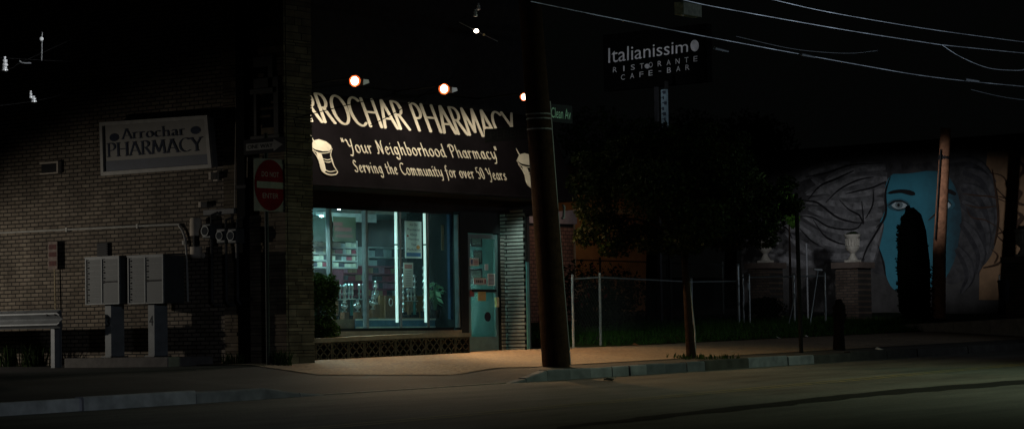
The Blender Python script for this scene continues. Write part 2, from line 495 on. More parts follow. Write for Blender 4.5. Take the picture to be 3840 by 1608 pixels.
# ================================================================== GROUND
def sheet(xs, ys, fz):
    mb = MB()
    for y in ys:
        for x in xs:
            mb.v.append((x, y, fz(x, y)))
    n = len(xs)
    for j in range(len(ys) - 1):
        for i in range(n - 1):
            a = j * n + i
            mb.f.append((a, a + 1, a + n + 1, a + n))
    return mb
def frange(a, b, n):
    return [a + (b - a) * i / n for i in range(n + 1)]
def asphalt(name, col, stain=0.5):
    m, nt, b = newmat(name)
    n, l = nt.nodes, nt.links
    tc = n.new('ShaderNodeTexCoord')
    mp = n.new('ShaderNodeMapping'); mp.inputs['Scale'].default_value = (0.18, 0.9, 1)
    l.new(tc.outputs['Object'], mp.inputs[0])
    big = n.new('ShaderNodeTexNoise'); big.inputs['Scale'].default_value = 1.0; big.inputs['Detail'].default_value = 8; big.inputs['Roughness'].default_value = 0.7
    l.new(mp.outputs[0], big.inputs['Vector'])
    fine = n.new('ShaderNodeTexNoise'); fine.inputs['Scale'].default_value = 45; fine.inputs['Detail'].default_value = 3
    l.new(tc.outputs['Object'], fine.inputs['Vector'])
    m1 = n.new('ShaderNodeMapRange'); m1.inputs[1].default_value = .37; m1.inputs[2].default_value = .63; m1.inputs[3].default_value = 1 - stain; m1.inputs[4].default_value = 1 + stain
    m2 = n.new('ShaderNodeMapRange'); m2.inputs[1].default_value = .3; m2.inputs[2].default_value = .7; m2.inputs[3].default_value = .55; m2.inputs[4].default_value = 1.45
    l.new(big.outputs[0], m1.inputs[0]); l.new(fine.outputs[0], m2.inputs[0])
    mm = n.new('ShaderNodeMath'); mm.operation = 'MULTIPLY'; l.new(m1.outputs[0], mm.inputs[0]); l.new(m2.outputs[0], mm.inputs[1])
    sc = n.new('ShaderNodeVectorMath'); sc.operation = 'SCALE'; sc.inputs[0].default_value = col
    l.new(mm.outputs[0], sc.inputs['Scale']); l.new(sc.outputs[0], b.inputs['Base Color'])
    b.inputs['Roughness'].default_value = 0.8
    b.inputs['Specular IOR Level'].default_value = 0.3
    bp = n.new('ShaderNodeBump'); bp.inputs['Strength'].default_value = 0.5; bp.inputs['Distance'].default_value = 0.01
    l.new(fine.outputs[0], bp.inputs['Height']); l.new(bp.outputs[0], b.inputs['Normal'])
    return m
ASPH = asphalt("road_asphalt", (0.055, 0.054, 0.048), 0.55)
APR = asphalt("apron_asphalt", (0.032, 0.030, 0.028), 0.4)
tag(sheet([-40, -20] + frange(0, 80, 60) + [100, 130, 160], frange(-30, 23.0, 40), road_z).build("road", ASPH, origin=(0, 0, 0)), kind='structure')
xs = [-40, -20, 0] + frange(15, 70, 160) + [90, 120, 160]
tag(sheet(xs, frange(23.0, 34, 50) + [36, 40, 46, 60, 80, 110], g).build("ground", APR, origin=(0, 0, 0)), kind='structure')

# concrete sidewalk in front of the shop and on along the fence
CONC, nt, b = newmat("sidewalk_concrete")
n, l = nt.nodes, nt.links
tc = n.new('ShaderNodeTexCoord')
bt = n.new('ShaderNodeTexBrick'); bt.offset = 0.0
bt.inputs['Scale'].default_value = 1; bt.inputs['Brick Width'].default_value = 1.5; bt.inputs['Row Height'].default_value = 1.5; bt.inputs['Mortar Size'].default_value = 0.012
bt.inputs['Color1'].default_value = (0.17, 0.122, 0.078, 1); bt.inputs['Color2'].default_value = (0.125, 0.09, 0.058, 1); bt.inputs['Mortar'].default_value = (0.06, 0.05, 0.04, 1)
l.new(tc.outputs['Object'], bt.inputs['Vector'])
nz = n.new('ShaderNodeTexNoise'); nz.inputs['Scale'].default_value = 16; nz.inputs['Detail'].default_value = 8; nz.inputs['Roughness'].default_value = .75
l.new(tc.outputs['Object'], nz.inputs['Vector'])
mr = n.new('ShaderNodeMapRange'); mr.inputs[1].default_value = .35; mr.inputs[2].default_value = .65; mr.inputs[3].default_value = .35; mr.inputs[4].default_value = 1.6
l.new(nz.outputs[0], mr.inputs[0])
ml = n.new('ShaderNodeVectorMath'); ml.operation = 'SCALE'
l.new(bt.outputs[0], ml.inputs[0]); l.new(mr.outputs[0], ml.inputs['Scale']); l.new(ml.outputs[0], b.inputs['Base Color'])
b.inputs['Roughness'].default_value = .85
bp = n.new('ShaderNodeBump'); bp.inputs['Strength'].default_value = .5; bp.inputs['Distance'].default_value = .01
l.new(nz.outputs[0], bp.inputs['Height']); l.new(bp.outputs[0], b.inputs['Normal'])
def band(xs, ylo, yhi, lift, nrow=10):
    mb = MB()
    for x in xs:
        for j in range(nrow + 1):
            y = ylo(x) + (yhi(x) - ylo(x)) * j / nrow
            mb.v.append((x, y, g(x, y) + lift))
    for i in range(len(xs) - 1):
        for j in range(nrow):
            a = i * (nrow + 1) + j
            mb.f.append((a, a + nrow + 1, a + nrow + 2, a + 1))
    return mb
def sw_lo(x):
    return 24.9 + (23.62 - 24.9) * min(1, max(0, (x - 27.0) / 3.6))
tag(band(frange(27.0, 62, 140), sw_lo, lambda x: 27.75 if x < 36.9 else 26.55, 0.012).build("sidewalk", CONC, origin=(0, 0, 0)), kind='structure')

# kerbs (granite blocks), left island and right run
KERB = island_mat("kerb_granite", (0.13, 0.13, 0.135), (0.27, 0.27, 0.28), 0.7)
mb = MB()
def kerb_run(x0, x1, step, y0=22.86, y1=23.02):
    x = x0
    while x < x1:
        e = min(x1, x + step * random.uniform(.8, 1.2))
        dz = random.uniform(-.018, .012); dy = random.uniform(-.02, .02)
        a, c = x + .006, e - .006
        p = []
        for xx in (a, c):
            zt = g(xx, 23.02) + 0.012 + dz
            zb = road_z(xx, y0) - .1
            p.append([(xx, y0 + dy, zb), (xx, y0 + dy + .015, zt - .02), (xx, y0 + dy + .035, zt), (xx, y1 + .01, zt), (xx, y1 + .01, zb)])
        k = len(mb.v); mb.v += p[0] + p[1]
        mb.f += [(k + i, k + i + 1, k + 5 + i + 1, k + 5 + i) for i in range(4)] + [tuple(k + i for i in range(4, -1, -1)), tuple(k + 5 + i for i in range(5))]
        x = e
kerb_run(5, 23.75, 2.4); kerb_run(23.75, 24.95, .62)
tag(mb.build("kerb", KERB, origin=(0, 23, 0.8)), kind='structure')
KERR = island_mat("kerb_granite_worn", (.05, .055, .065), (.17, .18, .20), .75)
mb = MB(); kerb_run(29.15, 30.1, .5); kerb_run(30.1, 34.6, .55)
tag(mb.build("kerb", KERR, origin=(0, 23, 0.8)), kind='structure')
mb = MB(); kerb_run(34.6, 36.0, 1.4); kerb_run(38.2, 75, 1.3)
tag(mb.build("kerb", island_mat("kerb_dirty", (.022, .022, .02), (.05, .048, .045), .85), origin=(0, 23, 0.8)), kind='structure')  # darker stone colour paints in the stretches that get no light
mb = MB(); kerb_run(36.0, 38.2, 1.1)
tag(mb.build("kerb", KERR, origin=(0, 23, 0.8)), kind='structure')
mb = MB()   # gutter seam across the driveway mouth
for x in frange(24.9, 29.1, 12)[:-1]:
    a, c = x, x + 0.35
    mb.prism([(a, 22.9, road_z(a, 22.9) - .05), (c, 22.9, road_z(c, 22.9) - .05), (c, 22.98, road_z(c, 22.98) - .05), (a, 22.98, road_z(a, 22.98) - .05)], (0, 0, .064))
tag(mb.build("gutter_seam", mat("seam_concrete", (.14, .13, .12)), origin=(27, 22.94, .8)), kind='structure')

# worn yellow centre line and a darker band across the lane
def road_band(pts_a, pts_b, lift, name, m):
    mb = MB()
    n = len(pts_a)
    mb.v += [(p.x, p.y, road_z(p.x, p.y) + lift) for p in pts_a] + [(p.x, p.y, road_z(p.x, p.y) + lift) for p in pts_b]
    mb.f += [(i, i + 1, n + i + 1, n + i) for i in range(n - 1)]
    return tag(mb.build(name, m, origin=(0, 0, 0)), kind='structure')
m, nt, b = newmat("worn_yellow_paint")
n, l = nt.nodes, nt.links
tc = n.new('ShaderNodeTexCoord'); nz = n.new('ShaderNodeTexNoise'); nz.inputs['Scale'].default_value = 7; nz.inputs['Detail'].default_value = 9; nz.inputs['Roughness'].default_value = .8
l.new(tc.outputs['Object'], nz.inputs['Vector'])
rp = n.new('ShaderNodeValToRGB'); rp.color_ramp.elements[0].position = .42; rp.color_ramp.elements[1].position = .6
rp.color_ramp.elements[0].color = (.055, .053, .045, 1); rp.color_ramp.elements[1].color = (.16, .125, .03, 1)
l.new(nz.outputs[0], rp.inputs[0]); l.new(rp.outputs[0], b.inputs['Base Color']); b.inputs['Roughness'].default_value = .8
YEL = m
for k, dy in enumerate((0, .22)):
    p0, p1 = on_road(1490, 1584), on_road(2100, 1528)
    d = (p1 - p0).normalized()
    A0 = [p0 + d * t for t in frange(-8, 40, 48)]
    road_band([p + Vector((0, dy, 0)) for p in A0], [p + Vector((0, dy + .11, 0)) for p in A0], .004, "centre_line", YEL)
q = [(2080, 1612, 1600), (2500, 1566, 1551), (2900, 1526, 1509), (3300, 1482, 1464), (3840, 1440, 1424), (4200, 1412, 1398)]
def dense(c):
    pts = [on_road(a, c and y1 or y0) for (a, y1, y0) in q]
    out = []
    for a, b2 in zip(pts, pts[1:]):
        out += [a.lerp(b2, t / 8) for t in range(8)]
    return out + [pts[-1]]
road_band([p + Vector((random.uniform(-.05, .05), random.uniform(-.06, .06), 0)) for p in dense(True)],
          [p + Vector((random.uniform(-.05, .05), random.uniform(-.06, .06), 0)) for p in dense(False)], .004, "tar_patch", mat("tar", (.012, .012, .012), .7))

# ================================================================== PHARMACY BUILDING
BR = brick_mat("side_brick", 'yz', (.20, .165, .125), (.125, .10, .075), (.018, .016, .014))
DARK = mat("dark_siding", (.022, .021, .022), .85)
SOFF = mat("dark_soffit", (.02, .02, .02), .9)
zf = 1.315
bld = thing("pharmacy_building", (XW + 4, YS + 3, 1.1), "brick corner pharmacy building with lit shop window under a dark awning", "building")
mb = MB().box((XW, 27.60, 0.9), (XW + .28, 40, 7.8))
mb.build("side_wall", BR, bld)
# ashlar stone corner pier: rows of blocks of uneven height
STONE = island_mat("veneer_stone", (.065, .052, .038), (.13, .105, .075), .85)
mb = MB().box((XW + .012, YP + .012, .9), (28.36, 27.6, 7.6))
mb.build("pier_core", mat("pier_mortar", (.03, .027, .024)), bld)
mb = MB()
z = .95
rr = random.Random(3)
while z < 7.5:
    h = rr.choice([.045, .05, .055, .06, .075, .12])
    y = YP - .008
    while y < 27.59:
        wd = rr.uniform(.2, .55) if h < .1 else rr.uniform(.18, .34)
        e = min(27.595, y + wd)
        if 27.595 - e < .1: e = 27.595
        mb.box((XW - rr.uniform(.004, .016), y + .004, z), (XW + .03, e - .004, z + h - .011))
        y = e
    x = XW + .035
    while x < 28.37:
        e = min(28.375, x + rr.uniform(.16, .4))
        if 28.375 - e < .09: e = 28.375
        mb.box((x + .004, YP - rr.uniform(.004, .016), z), (e - .004, YP + .03, z + h - .011))
        x = e
    z += h
mb.build("stone_pier", STONE, bld)
# upper front wall, right end pier, roof
mb = MB().box((28.36, YS, 3.86), (XE + .30, YS + .28, 7.8))
mb.build("upper_front_wall", DARK, bld)
mb = MB().box((XW, YS + .28, 7.8), (XE + .30, 40, 8.0)).box((XW - .12, YP - .12, 8.0), (XE + .42, 40.1, 8.2))
mb.build("roof", DARK, bld)
MB().box((XE + .22, YS + .28, 1.0), (XE + .30, 40, 7.8)).build("end_wall", mat("end_wall_render", (.07, .055, .05)), bld)
GB = brick_mat("front_brick", 'yz', (.21, .22, .195), (.14, .15, .135), (.008, .008, .008), w=.83, h=.0677, ms=.014)
px0 = at(1912, 1100, y=YS).x
px0 = at(1966, 1100, y=YS - .32).x
MB().box((px0, YS - .32, 1.0), (px0 + .05, YS + .27, 3.95)).build("end_pier", GB, bld)
MB().box((at(1882, 1100, y=YS - .04).x, YS - .04, 1.0), (at(1894, 1100, y=YS - .04).x, YS + .03, 3.42)).build("door_side_brick", GB, bld)
# base wall under the window
zs = 1.70
SILL = mat("sill_concrete", (.12, .115, .09), .8)
mb = MB().box((28.37, YS - .05, 1.0), (33.72, YS + .25, zs - .08))
mb.build("base_wall", mat("base_wall_paint", (.03, .029, .025)), bld)
mb = MB().box((28.37, YS - .16, zs - .08), (33.72, YS + .25, zs))
mb.build("window_sill", SILL, bld)
# floor, ceiling and inner walls of the shop
MB().box((28.36, YS + .26, 1.2), (XE + .22, 34.0, 1.32)).build("shop_floor", mat("shop_floor_tile", (.10, .10, .10), .4), bld)
MB().box((28.36, YS + .28, 3.95), (XE + .22, 34.0, 4.05)).build("shop_ceiling", mat("shop_ceiling_tile", (.35, .42, .40)), bld)
TEAL = mat("inner_wall_paint", (.035, .15, .165), .7)
MB().box((28.36, 34.0, 1.2), (XE + .22, 34.2, 4.05)).box((28.22, YS + .28, 1.2), (28.36, 34.0, 4.05)).build("inner_wall", TEAL, bld)
DTEAL = mat("door_partition_paint", (.10, .36, .33), .6, var=.12)
# window and door frames
ALU = mat("aluminium_frame", (.15, .18, .18), .45, .2)
DFR = mat("dark_frame", (.008, .011, .011), .7, spec=.15)
zh = 3.80
win = MB().box((28.37, YS + .02, zs), (33.72, YS + .07, zs + .05)).box((28.37, YS + .02, zh), (33.72, YS + .07, 3.86)).build("window_frame", DFR, bld)
mull = [(1243, .05), (1378, .055), (1503, .05), (1606, .05), (1722, .03)]
xm = []
for px, w in mull:
    x = at(px, 1010, y=YS).x
    xm.append(x)
    MB().box((x - w / 2, YS, zs + .05), (x + w / 2, YS + (.03 if px in (1503, 1606) else .10), zh)).build("mullion", ALU, bld, bevel=.006)
edges = [28.38] + xm
for a, c in zip(edges, edges[1:]):
    MB().poly([(a + .01, YS + .05, zs + .05), (c - .01, YS + .05, zs + .05), (c - .01, YS + .05, zh), (a + .01, YS + .05, zh)]).build("window_pane", GLASS, bld)
# door
dx0, dx1 = at(1757, 1100, y=YS).x, at(1868, 1100, y=YS).x
dz1 = 3.46
MB().box((xm[-1] + .02, YS - .02, zs - .45), (dx0 - .02, YS + .12, 3.86)).build("door_jamb", DFR, bld)
MB().box((dx1 + .02, YS - .02, 1.2), (dx1 + .06, YS + .12, 3.86)).box((dx0 - .02, YS - .02, dz1 + .02), (dx1 + .02, YS + .12, 3.86)).build("door_head", DFR, bld)
door = MB()
door.box((dx0, YS, zf + .01), (dx0 + .07, YS + .05, dz1)).box((dx1 - .07, YS, zf + .01), (dx1, YS + .05, dz1)).box((dx0 + .07, YS, dz1 - .08), (dx1 - .07, YS + .05, dz1)).box((dx0 + .07, YS, zf + .01), (dx1 - .07, YS + .05, zf + .26)).box((dx0 + .07, YS, 2.39), (dx1 - .07, YS + .05, 2.45))
door = door.build("door", mat("door_teal_metal", (.06, .12, .115), .5), bld)
MB().poly([(dx0 + .07, YS + .025, zf + .26), (dx1 - .07, YS + .025, zf + .26), (dx1 - .07, YS + .025, dz1 - .08), (dx0 + .07, YS + .025, dz1 - .08)]).build("door_glass", GLASS, door)
MB().box((dx1 - .11, YS - .05, 2.12), (dx1 - .04, YS, 2.30)).build("door_handle", mat("brass_lock", (.35, .25, .1), .4, .6), door)
MB().box((dx0 + .07, YS - .06, 2.40), (dx1 - .12, YS - .02, 2.44)).build("push_bar", DFR, door)
# teal partition seen through the door
MB().box((dx0 - .02, YS + .50, 1.33), (dx1 + .55, YS + .54, 3.9)).build("door_partition", DTEAL, bld)
MB().box((dx0 - .08, YS + .13, 1.33), (dx0 - .03, YS + 1.4, 3.9)).build("door_side_wall", DFR, bld)
XP = dx1 + .5
# upstairs window trims on the side wall
TRIM = mat("old_white_trim", (.06, .058, .055), .8)
def side_window(x0, y0, x1, y1):
    p, q2 = at(x0, y0, x=XW), at(x1, y1, x=XW)
    ya, yb, zt, zb = p.y, q2.y, p.z, q2.z
    w = MB().box((XW - .05, ya, zb), (XW + .02, ya - .14, zt)).box((XW - .05, yb, zb), (XW + .02, yb + .10, zt)).box((XW - .05, ya - .14, zt - .16), (XW + .02, yb + .1, zt)).box((XW - .08, ya + .03, zb - .08), (XW + .02, yb - .03, zb)).build("upstairs_window", TRIM, bld)
    MB().box((XW - .01, ya - .14, zb), (XW + .005, yb + .1, zt - .16)).build("window_pane", mat("black_window", (.006, .008, .01), .15), w)
side_window(944, 300, 1052, 505)
side_window(898, 225, 1030, 330)

# shop lights: two fluorescent tubes at the front, one at the back
TUBE = emis("fluorescent_tube", (.42, .95, 1.0), 95.0)
def tube_light(x0, y0, z0, L, label, e=None, along='x'):
    t = thing("ceiling_light", (x0, y0, z0), label, "ceiling light", "fluorescent lights inside the shop")
    d = (L / 2, .09) if along == 'x' else (.09, L / 2)
    MB().box((x0 - d[0], y0 - d[1], z0 + .03), (x0 + d[0], y0 + d[1], z0 + .09)).build("housing", mat("lamp_housing", (.6, .62, .6)), t)
    if along == 'x': MB().box((x0 - d[0], y0 - .092, z0 - .07), (x0 + d[0], y0 - .084, z0 + .09)).build("shade", mat("lamp_housing", (.6, .62, .6)), t)
    e2 = Vector((L / 2 - .04, 0, 0)) if along == 'x' else Vector((0, L / 2 - .04, 0))
    MB().tube([Vector((x0, y0, z0)) - e2, Vector((x0, y0, z0)) + e2], .022, 8).build("tube", e or TUBE, t)
WT = emis("fluorescent_tube_white", (.62, .97, 1.0), 300.0)
tube_light(29.4, 28.32, 3.86, 1.5, "fluorescent tube at the left end of the shop ceiling above the box shelves", WT)
tube_light(32.0, 28.32, 3.86, 1.5, "fluorescent tube near the middle of the shop ceiling above the tall poster")
tube_light(31.0, 29.7, 3.84, 1.5, "fluorescent tube over the red rack behind the trophies")
tube_light(33.6, 30.2, 3.84, 1.5, "fluorescent tube over the right half of the shop floor")
t = thing("tube_light", (dx0 + .10, YS + .24, 1.6), "upright tube just inside the shop door behind its left stile", "tube light", "upright tube lights in the shop window")
MB().tube([(dx0 + .10, YS + .24, 1.6), (dx0 + .10, YS + .24, 3.35)], .02, 8).build("tube", emis("door_tube", (.6, 1.0, .92), 17.0), t)

# two upright fluorescent tubes just behind the bright mullions
VT = emis("upright_tube_glow", (.64, 1.0, .90), .78)
for px, lb_ in ((1489, "upright glowing tube left of the tall white poster"), (1597, "upright glowing tube right of the tall white poster")):
    p, q = at(px, 1208, y=YS + .16), at(px - 8, 775, y=YS + .16)
    t = thing("upright_tube_light", p, lb_, "tube light", "upright tube lights in the shop window")
    MB().tube([(p.x, YS + .16, p.z), (p.x, YS + .16, 3.82)], .026, 10).build("tube", VT, t)
    z = at(px, 917, y=YS + .13).z
    MB().tube([(p.x, YS + .16, z - .012), (p.x, YS + .16, z + .012)], .03, 10).build("joint_clip", DFR, t)
# cool lamp under the soffit by the door, added warm spots to brighten the sidewalk
spot("soffit_lamp_light", (34.6, YS - .42, 3.84), (36.3, YS - .25, 2.1), 46, (.74, 1.0, .92), 85, .9, .05)
spot("sidewalk_lamp_light", (33.6, 27.04, 3.95), (34.2, 25.0, 1.2), 600, (1.0, .58, .26), 112, .55, .06)
spot("sidewalk_lamp_light", (30.6, 27.04, 3.95), (30.8, 24.6, 1.2), 270, (1.0, .62, .30), 118, .8, .06)

# ================================================================== AWNING
AN = rad(24.2)
YA, ZA = 26.86, None
p0 = at(1500, 711, y=YA)
ZA = p0.z                                    # level of the awning's lower front edge
AX0, AX1 = 28.39, XE + .42
AH = 1.78                                    # length of the sloped face
dn = Vector((0, -math.cos(AN), math.sin(AN)))            # face normal
du = Vector((0, math.sin(AN), math.cos(AN)))             # up the slope
def aw(s, t, h=0.0):
    return Vector((s, YA, ZA)) + du * t + dn * h
def aw_st(px, py):
    d = ray(px, py); P = Vector((0, YA, ZA))
    t = (P - CP).dot(dn) / d.dot(dn)
    q = CP + d * t
    return q.x, (q - P).dot(du)
awn = thing("shop_awning", (31, YS, ZA), "dark sloping fabric awning with cream lettering above the lit shop window", "awning")
CLOTH = mat("awning_fabric", (.0066, .0054, .0064), .9, var=.35, scale=1.6, spec=.03, bump=.15, bscale=300)
mb = MB()
top = aw(0, AH)
NX, NT = 40, 10
rr = random.Random(5)
for j in range(NT + 1):
    for i in range(NX + 1):
        x = AX0 + (AX1 - AX0) * i / NX
        h = -.006 + .004 * math.sin(i * 1.7 + j * .6) * (1 if 0 < j < NT else 0)
        mb.v.append(tuple(aw(x, AH * j / NT, h - .006)))
for j in range(NT):
    for i in range(NX):
        a = j * (NX + 1) + i
        mb.f.append((a, a + 1, a + NX + 2, a + NX + 1))
k = len(mb.v)
mb.v += [(AX0, YA, ZA), (AX0, top.y, top.z), (AX0, YS, top.z), (AX0, YS, ZA + .05), (AX1, YA, ZA), (AX1, top.y, top.z), (AX1, YS, top.z), (AX1, YS, ZA + .05)]
mb.f += [(k, k + 1, k + 2, k + 3), (k + 7, k + 6, k + 5, k + 4), (k + 1, k + 5, k + 6, k + 2)]
mb.build("awning_cloth", CLOTH, awn)
MB().box((AX0, YA + .02, ZA - .02), (AX1, YS, ZA + .02)).build("awning_soffit", SOFF, awn)
CREAM = mat("cream_lettering", (.64, .585, .46), .8, var=.2, scale=3)
# ARROCHAR PHARMACY: the run of capitals, fitted to where letters start and stop
nibB = nib_ellipse(.092, .034, 6, 10)
pcs, wd = nib_text("ARROCHAR PHARMACY", CAPS, nibB, None, .085)
s1, tb1 = aw_st(1163, 455); s2, tb2 = aw_st(1955, 524)
_, tt = aw_st(1500, 384); _, tb = aw_st(1500, 484)
hgt = tt - tb
# the visible run is "RROCHAR PHARMACY": offset of the first R in the whole string
offR = CAPS['A'][0] + .085 + .0
k = (s2 - s1) / (wd - offR)
slope_t = (tb2 - tb1) / (s2 - s1)
def f_big(a, c, h):
    s = s1 + (a - offR) * k
    return aw(max(AX0 + .004, s), tb1 + slope_t * (s - s1) + c * hgt, h)
pcs = [p for p in pcs if max(q[0] for q in p) * k + s1 - offR * k > AX0 + .03]
mb = MB(); lay(mb, pcs, f_big); mb.build("shop_name_lettering", CREAM, awn)
def script(text, a, c, xh_px, nib):
    """text from pixel a to pixel c along the baseline, x height given in pixels"""
    pcs, wd = nib_text(text, LOW, nib, None, .12)
    (sa, ta), (sc_, tc_) = aw_st(*a), aw_st(*c)
    _, t_up = aw_st((a[0] + c[0]) / 2, (a[1] + c[1]) / 2 - xh_px); _, t_dn = aw_st((a[0] + c[0]) / 2, (a[1] + c[1]) / 2)
    hs = (t_up - t_dn) / .58
    kk = (sc_ - sa) / wd
    mb = MB()
    lay(mb, pcs, lambda x, y, h: aw(sa + x * kk, ta + (tc_ - ta) * x / wd + y * hs, h))
    return mb
nibS = nib_ellipse(.060, .026, 38, 8)
script('"Your Neighborhood Pharmacy"', (1294, 571), (1878, 599), 27, nibS).build("slogan_lettering", CREAM, awn)
script('Serving the Community for over 50 Years', (1333, 645), (1902, 676), 24, nibS).build("motto_lettering", CREAM, awn)
# mortar and pestle emblems (outline drawn in pixels of the emblem, mapped on the cloth)
def emblem(dx, dy, flip):
    mb = MB()
    def fn(x, y, h):
        s, t = aw_st(x + dx, y + dy); return aw(s, t, h)
    Q = lambda pts: [(1140 + a / 1.998, 200 + c / 1.998) for a, c in pts]
    bowl = Q([(50, 700), (70, 655), (110, 645), (165, 662), (200, 690), (207, 715), (190, 733), (140, 735), (85, 722)])
    lay(mb, [hull(bowl)], fn)
    ln = lambda pts, w: strip(mb, smoothline(Q(pts), 4), w, fn, .006)
    ln([(48, 700), (80, 735), (130, 750), (190, 742), (210, 718)], 3.2)
    ln([(60, 725), (90, 765), (112, 810), (128, 870), (150, 895), (190, 912), (235, 908), (250, 890), (235, 868)], 5)
    lay(mb, [hull(Q([(92, 745), (130, 756), (150, 815), (165, 880), (150, 893), (128, 862), (115, 808)]))], fn)
    ln([(205, 735), (198, 765), (208, 800), (222, 845), (240, 872)], 4)
    ln([(142, 790), (175, 800), (205, 790)], 3.5)
    ln([(146, 808), (180, 818), (210, 806)], 3.5)
    ln([(150, 868), (190, 888), (235, 880)], 3.5)
    ln([(95, 690), (70, 655), (45, 610)], 3.0)
    return mb
emblem(0, 0, 0).build("mortar_emblem", CREAM, awn)
e2 = emblem(772, 52, 0)
e2.build("mortar_emblem", CREAM, awn)
# a few service cables in front of the lettering
CAB = mat("black_cable", (.004, .004, .004), .9, spec=.1)
def cable(name, pts, r, label, m=None, y=None, kind="cable", grp=None, pl=None):
    P = [at(px, py, **(pl or {'y': y})) for px, py in smoothline(pts, 6)]
    return tag(MB().tube(P, r, 6).build(name, m or CAB, smooth=True), label, kind, grp)
cable("service_cable", [(1100, 446), (1200, 420), (1330, 388), (1500, 352)], .008, "thin black cable crossing the awning letters near the corner pier", y=25.3)
cable("service_cable", [(1390, 470), (1480, 424), (1560, 372), (1700, 290)], .008, "thin black cable rising steeply across the A and R of the awning letters", y=25.3)

# three flood lamps on arms above the awning
LAMP = emis("lamp_glow", (1.0, .83, .58), 10.0)
CHR = mat("lamp_metal", (.75, .72, .68), .35, .3)
YL = 26.33
AMB = mat("amber_reflector", (.75, .14, .035), .5, .2)  # amber disc added behind each bulb to colour in a glow halo
lab = ["glowing flood lamp above the left end of the awning", "glowing flood lamp above the middle of the awning lettering", "small glowing flood lamp beside the utility pole at the right end of the awning"]
for i, (px, py, rr_) in enumerate(((1330, 304, .062), (1665, 334, .062), (1965, 364, .048))):
    p = at(px, py, y=YL)
    t = thing("flood_lamp", p, lab[i], "lamp", "flood lamps above the awning")
    MB().ball(p, rr_, 12, 1.12).build("bulb", LAMP, t, smooth=True)
    ax = Vector((.77, .63, .10)).normalized()
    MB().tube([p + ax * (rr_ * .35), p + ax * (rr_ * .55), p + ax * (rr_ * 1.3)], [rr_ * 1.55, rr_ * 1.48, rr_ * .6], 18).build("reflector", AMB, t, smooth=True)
    q = p + Vector((.235, -.03, -.01))
    MB().prism([q + Vector((-.06, 0, -.05)), q + Vector((.10, .0, .0)), q + Vector((.08, 0, .05)), q + Vector((-.05, 0, .05))], (0, .09, 0)).build("socket", CHR, t)
    MB().tube([q + Vector((.05, .05, 0)), q + Vector((.12, .5, .12)), Vector((q.x + .12, YS, q.z + .10))], .014, 6).build("arm", DFR, t)
    sp = spot("flood_lamp_light", p + Vector((0, -.03, -rr_ - .05)), p + Vector((.05, .10, -1.0)), (98, 86, 38)[i], (1.0, .87, .70), 172, .45, .03)
    sp.parent = t; sp.location = (0, -.03, -rr_ - .05)

# ================================================================== PLANTER AND SHRUB
PL = mat("breeze_block", (.055, .048, .034), .85, bump=.3)
YPL = 27.0
pl_ = thing("planter", (30.5, YPL, 1.2), "low planter wall of pierced breeze blocks under the shop window", "planter")
pl = at(1757, 1247, y=YPL); xr = pl.x; xl = 28.40
zt1 = pl.z; zt0 = at(1175, 1273, y=YPL).z
xk = at(1600, 1248, y=YPL).x
def ptop(x):
    return zt1 if x > xk else zt1 + (zt0 - zt1) * (xk - x) / (xk - xl)
MB().prism([(xl, YPL - .05, ptop(xl) - .07), (xk, YPL - .05, zt1 - .07), (xr, YPL - .05, zt1 - .07), (xr, YPL - .05, zt1), (xk, YPL - .05, zt1), (xl, YPL - .05, ptop(xl))], (0, .62, 0)).build("capping", mat("planter_cap", (.13, .115, .08), .8), pl_)
MB().box((xl, YPL + .10, 1.0), (xr - .01, YPL + .16, zt0 - .08)).box((xr - .09, YPL + .14, 1.0), (xr - .005, YS - .06, zt1 - .072)).build("backing", mat("planter_back", (.03, .028, .024)), pl_)
nb = 12
wv = (xr - xl) / nb
mb = MB(); sol = MB()
for i in range(nb):
    a = xl + i * wv; c = a + wv
    z0 = g((a + c) / 2, YPL) - .02; z1 = ptop((a + c) / 2) - .07
    m2 = (a + c) / 2; zm = (z0 + z1) / 2
    mb.box((a + .004, YPL - .03, z0), (a + .03, YPL + .09, z1)).box((c - .03, YPL - .03, z0), (c - .004, YPL + .09, z1))
    for (u0, u1) in (((a + .02, z0), (m2, zm)), ((m2, zm), (c - .02, z1)), ((a + .02, z1), (m2, zm)), ((m2, zm), (c - .02, z0)), ((m2, z0), (a + .02, zm)), ((m2, z0), (c - .02, zm)), ((a + .02, zm), (m2, z1)), ((c - .02, zm), (m2, z1))):
        d = Vector((u1[0] - u0[0], 0, u1[1] - u0[1])); nrm = Vector((-d.z, 0, d.x)).normalized() * .011
        P0, P1 = Vector((u0[0], YPL - .025, u0[1])), Vector((u1[0], YPL - .025, u1[1]))
        mb.prism([P0 - nrm, P1 - nrm, P1 + nrm, P0 + nrm], (0, .10, 0))
    mb.box((a + .03, YPL - .028, z1 - .025), (c - .03, YPL + .08, z1)).box((a + .03, YPL - .028, z0), (c - .03, YPL + .08, z0 + .04))
mb.build("breeze_blocks", PL, pl_)
MB().box((xl, YPL + .16, 1.0), (xr - .1, YS - .06, zt0 - .10)).build("soil", mat("soil", (.03, .022, .015), .95), pl_)

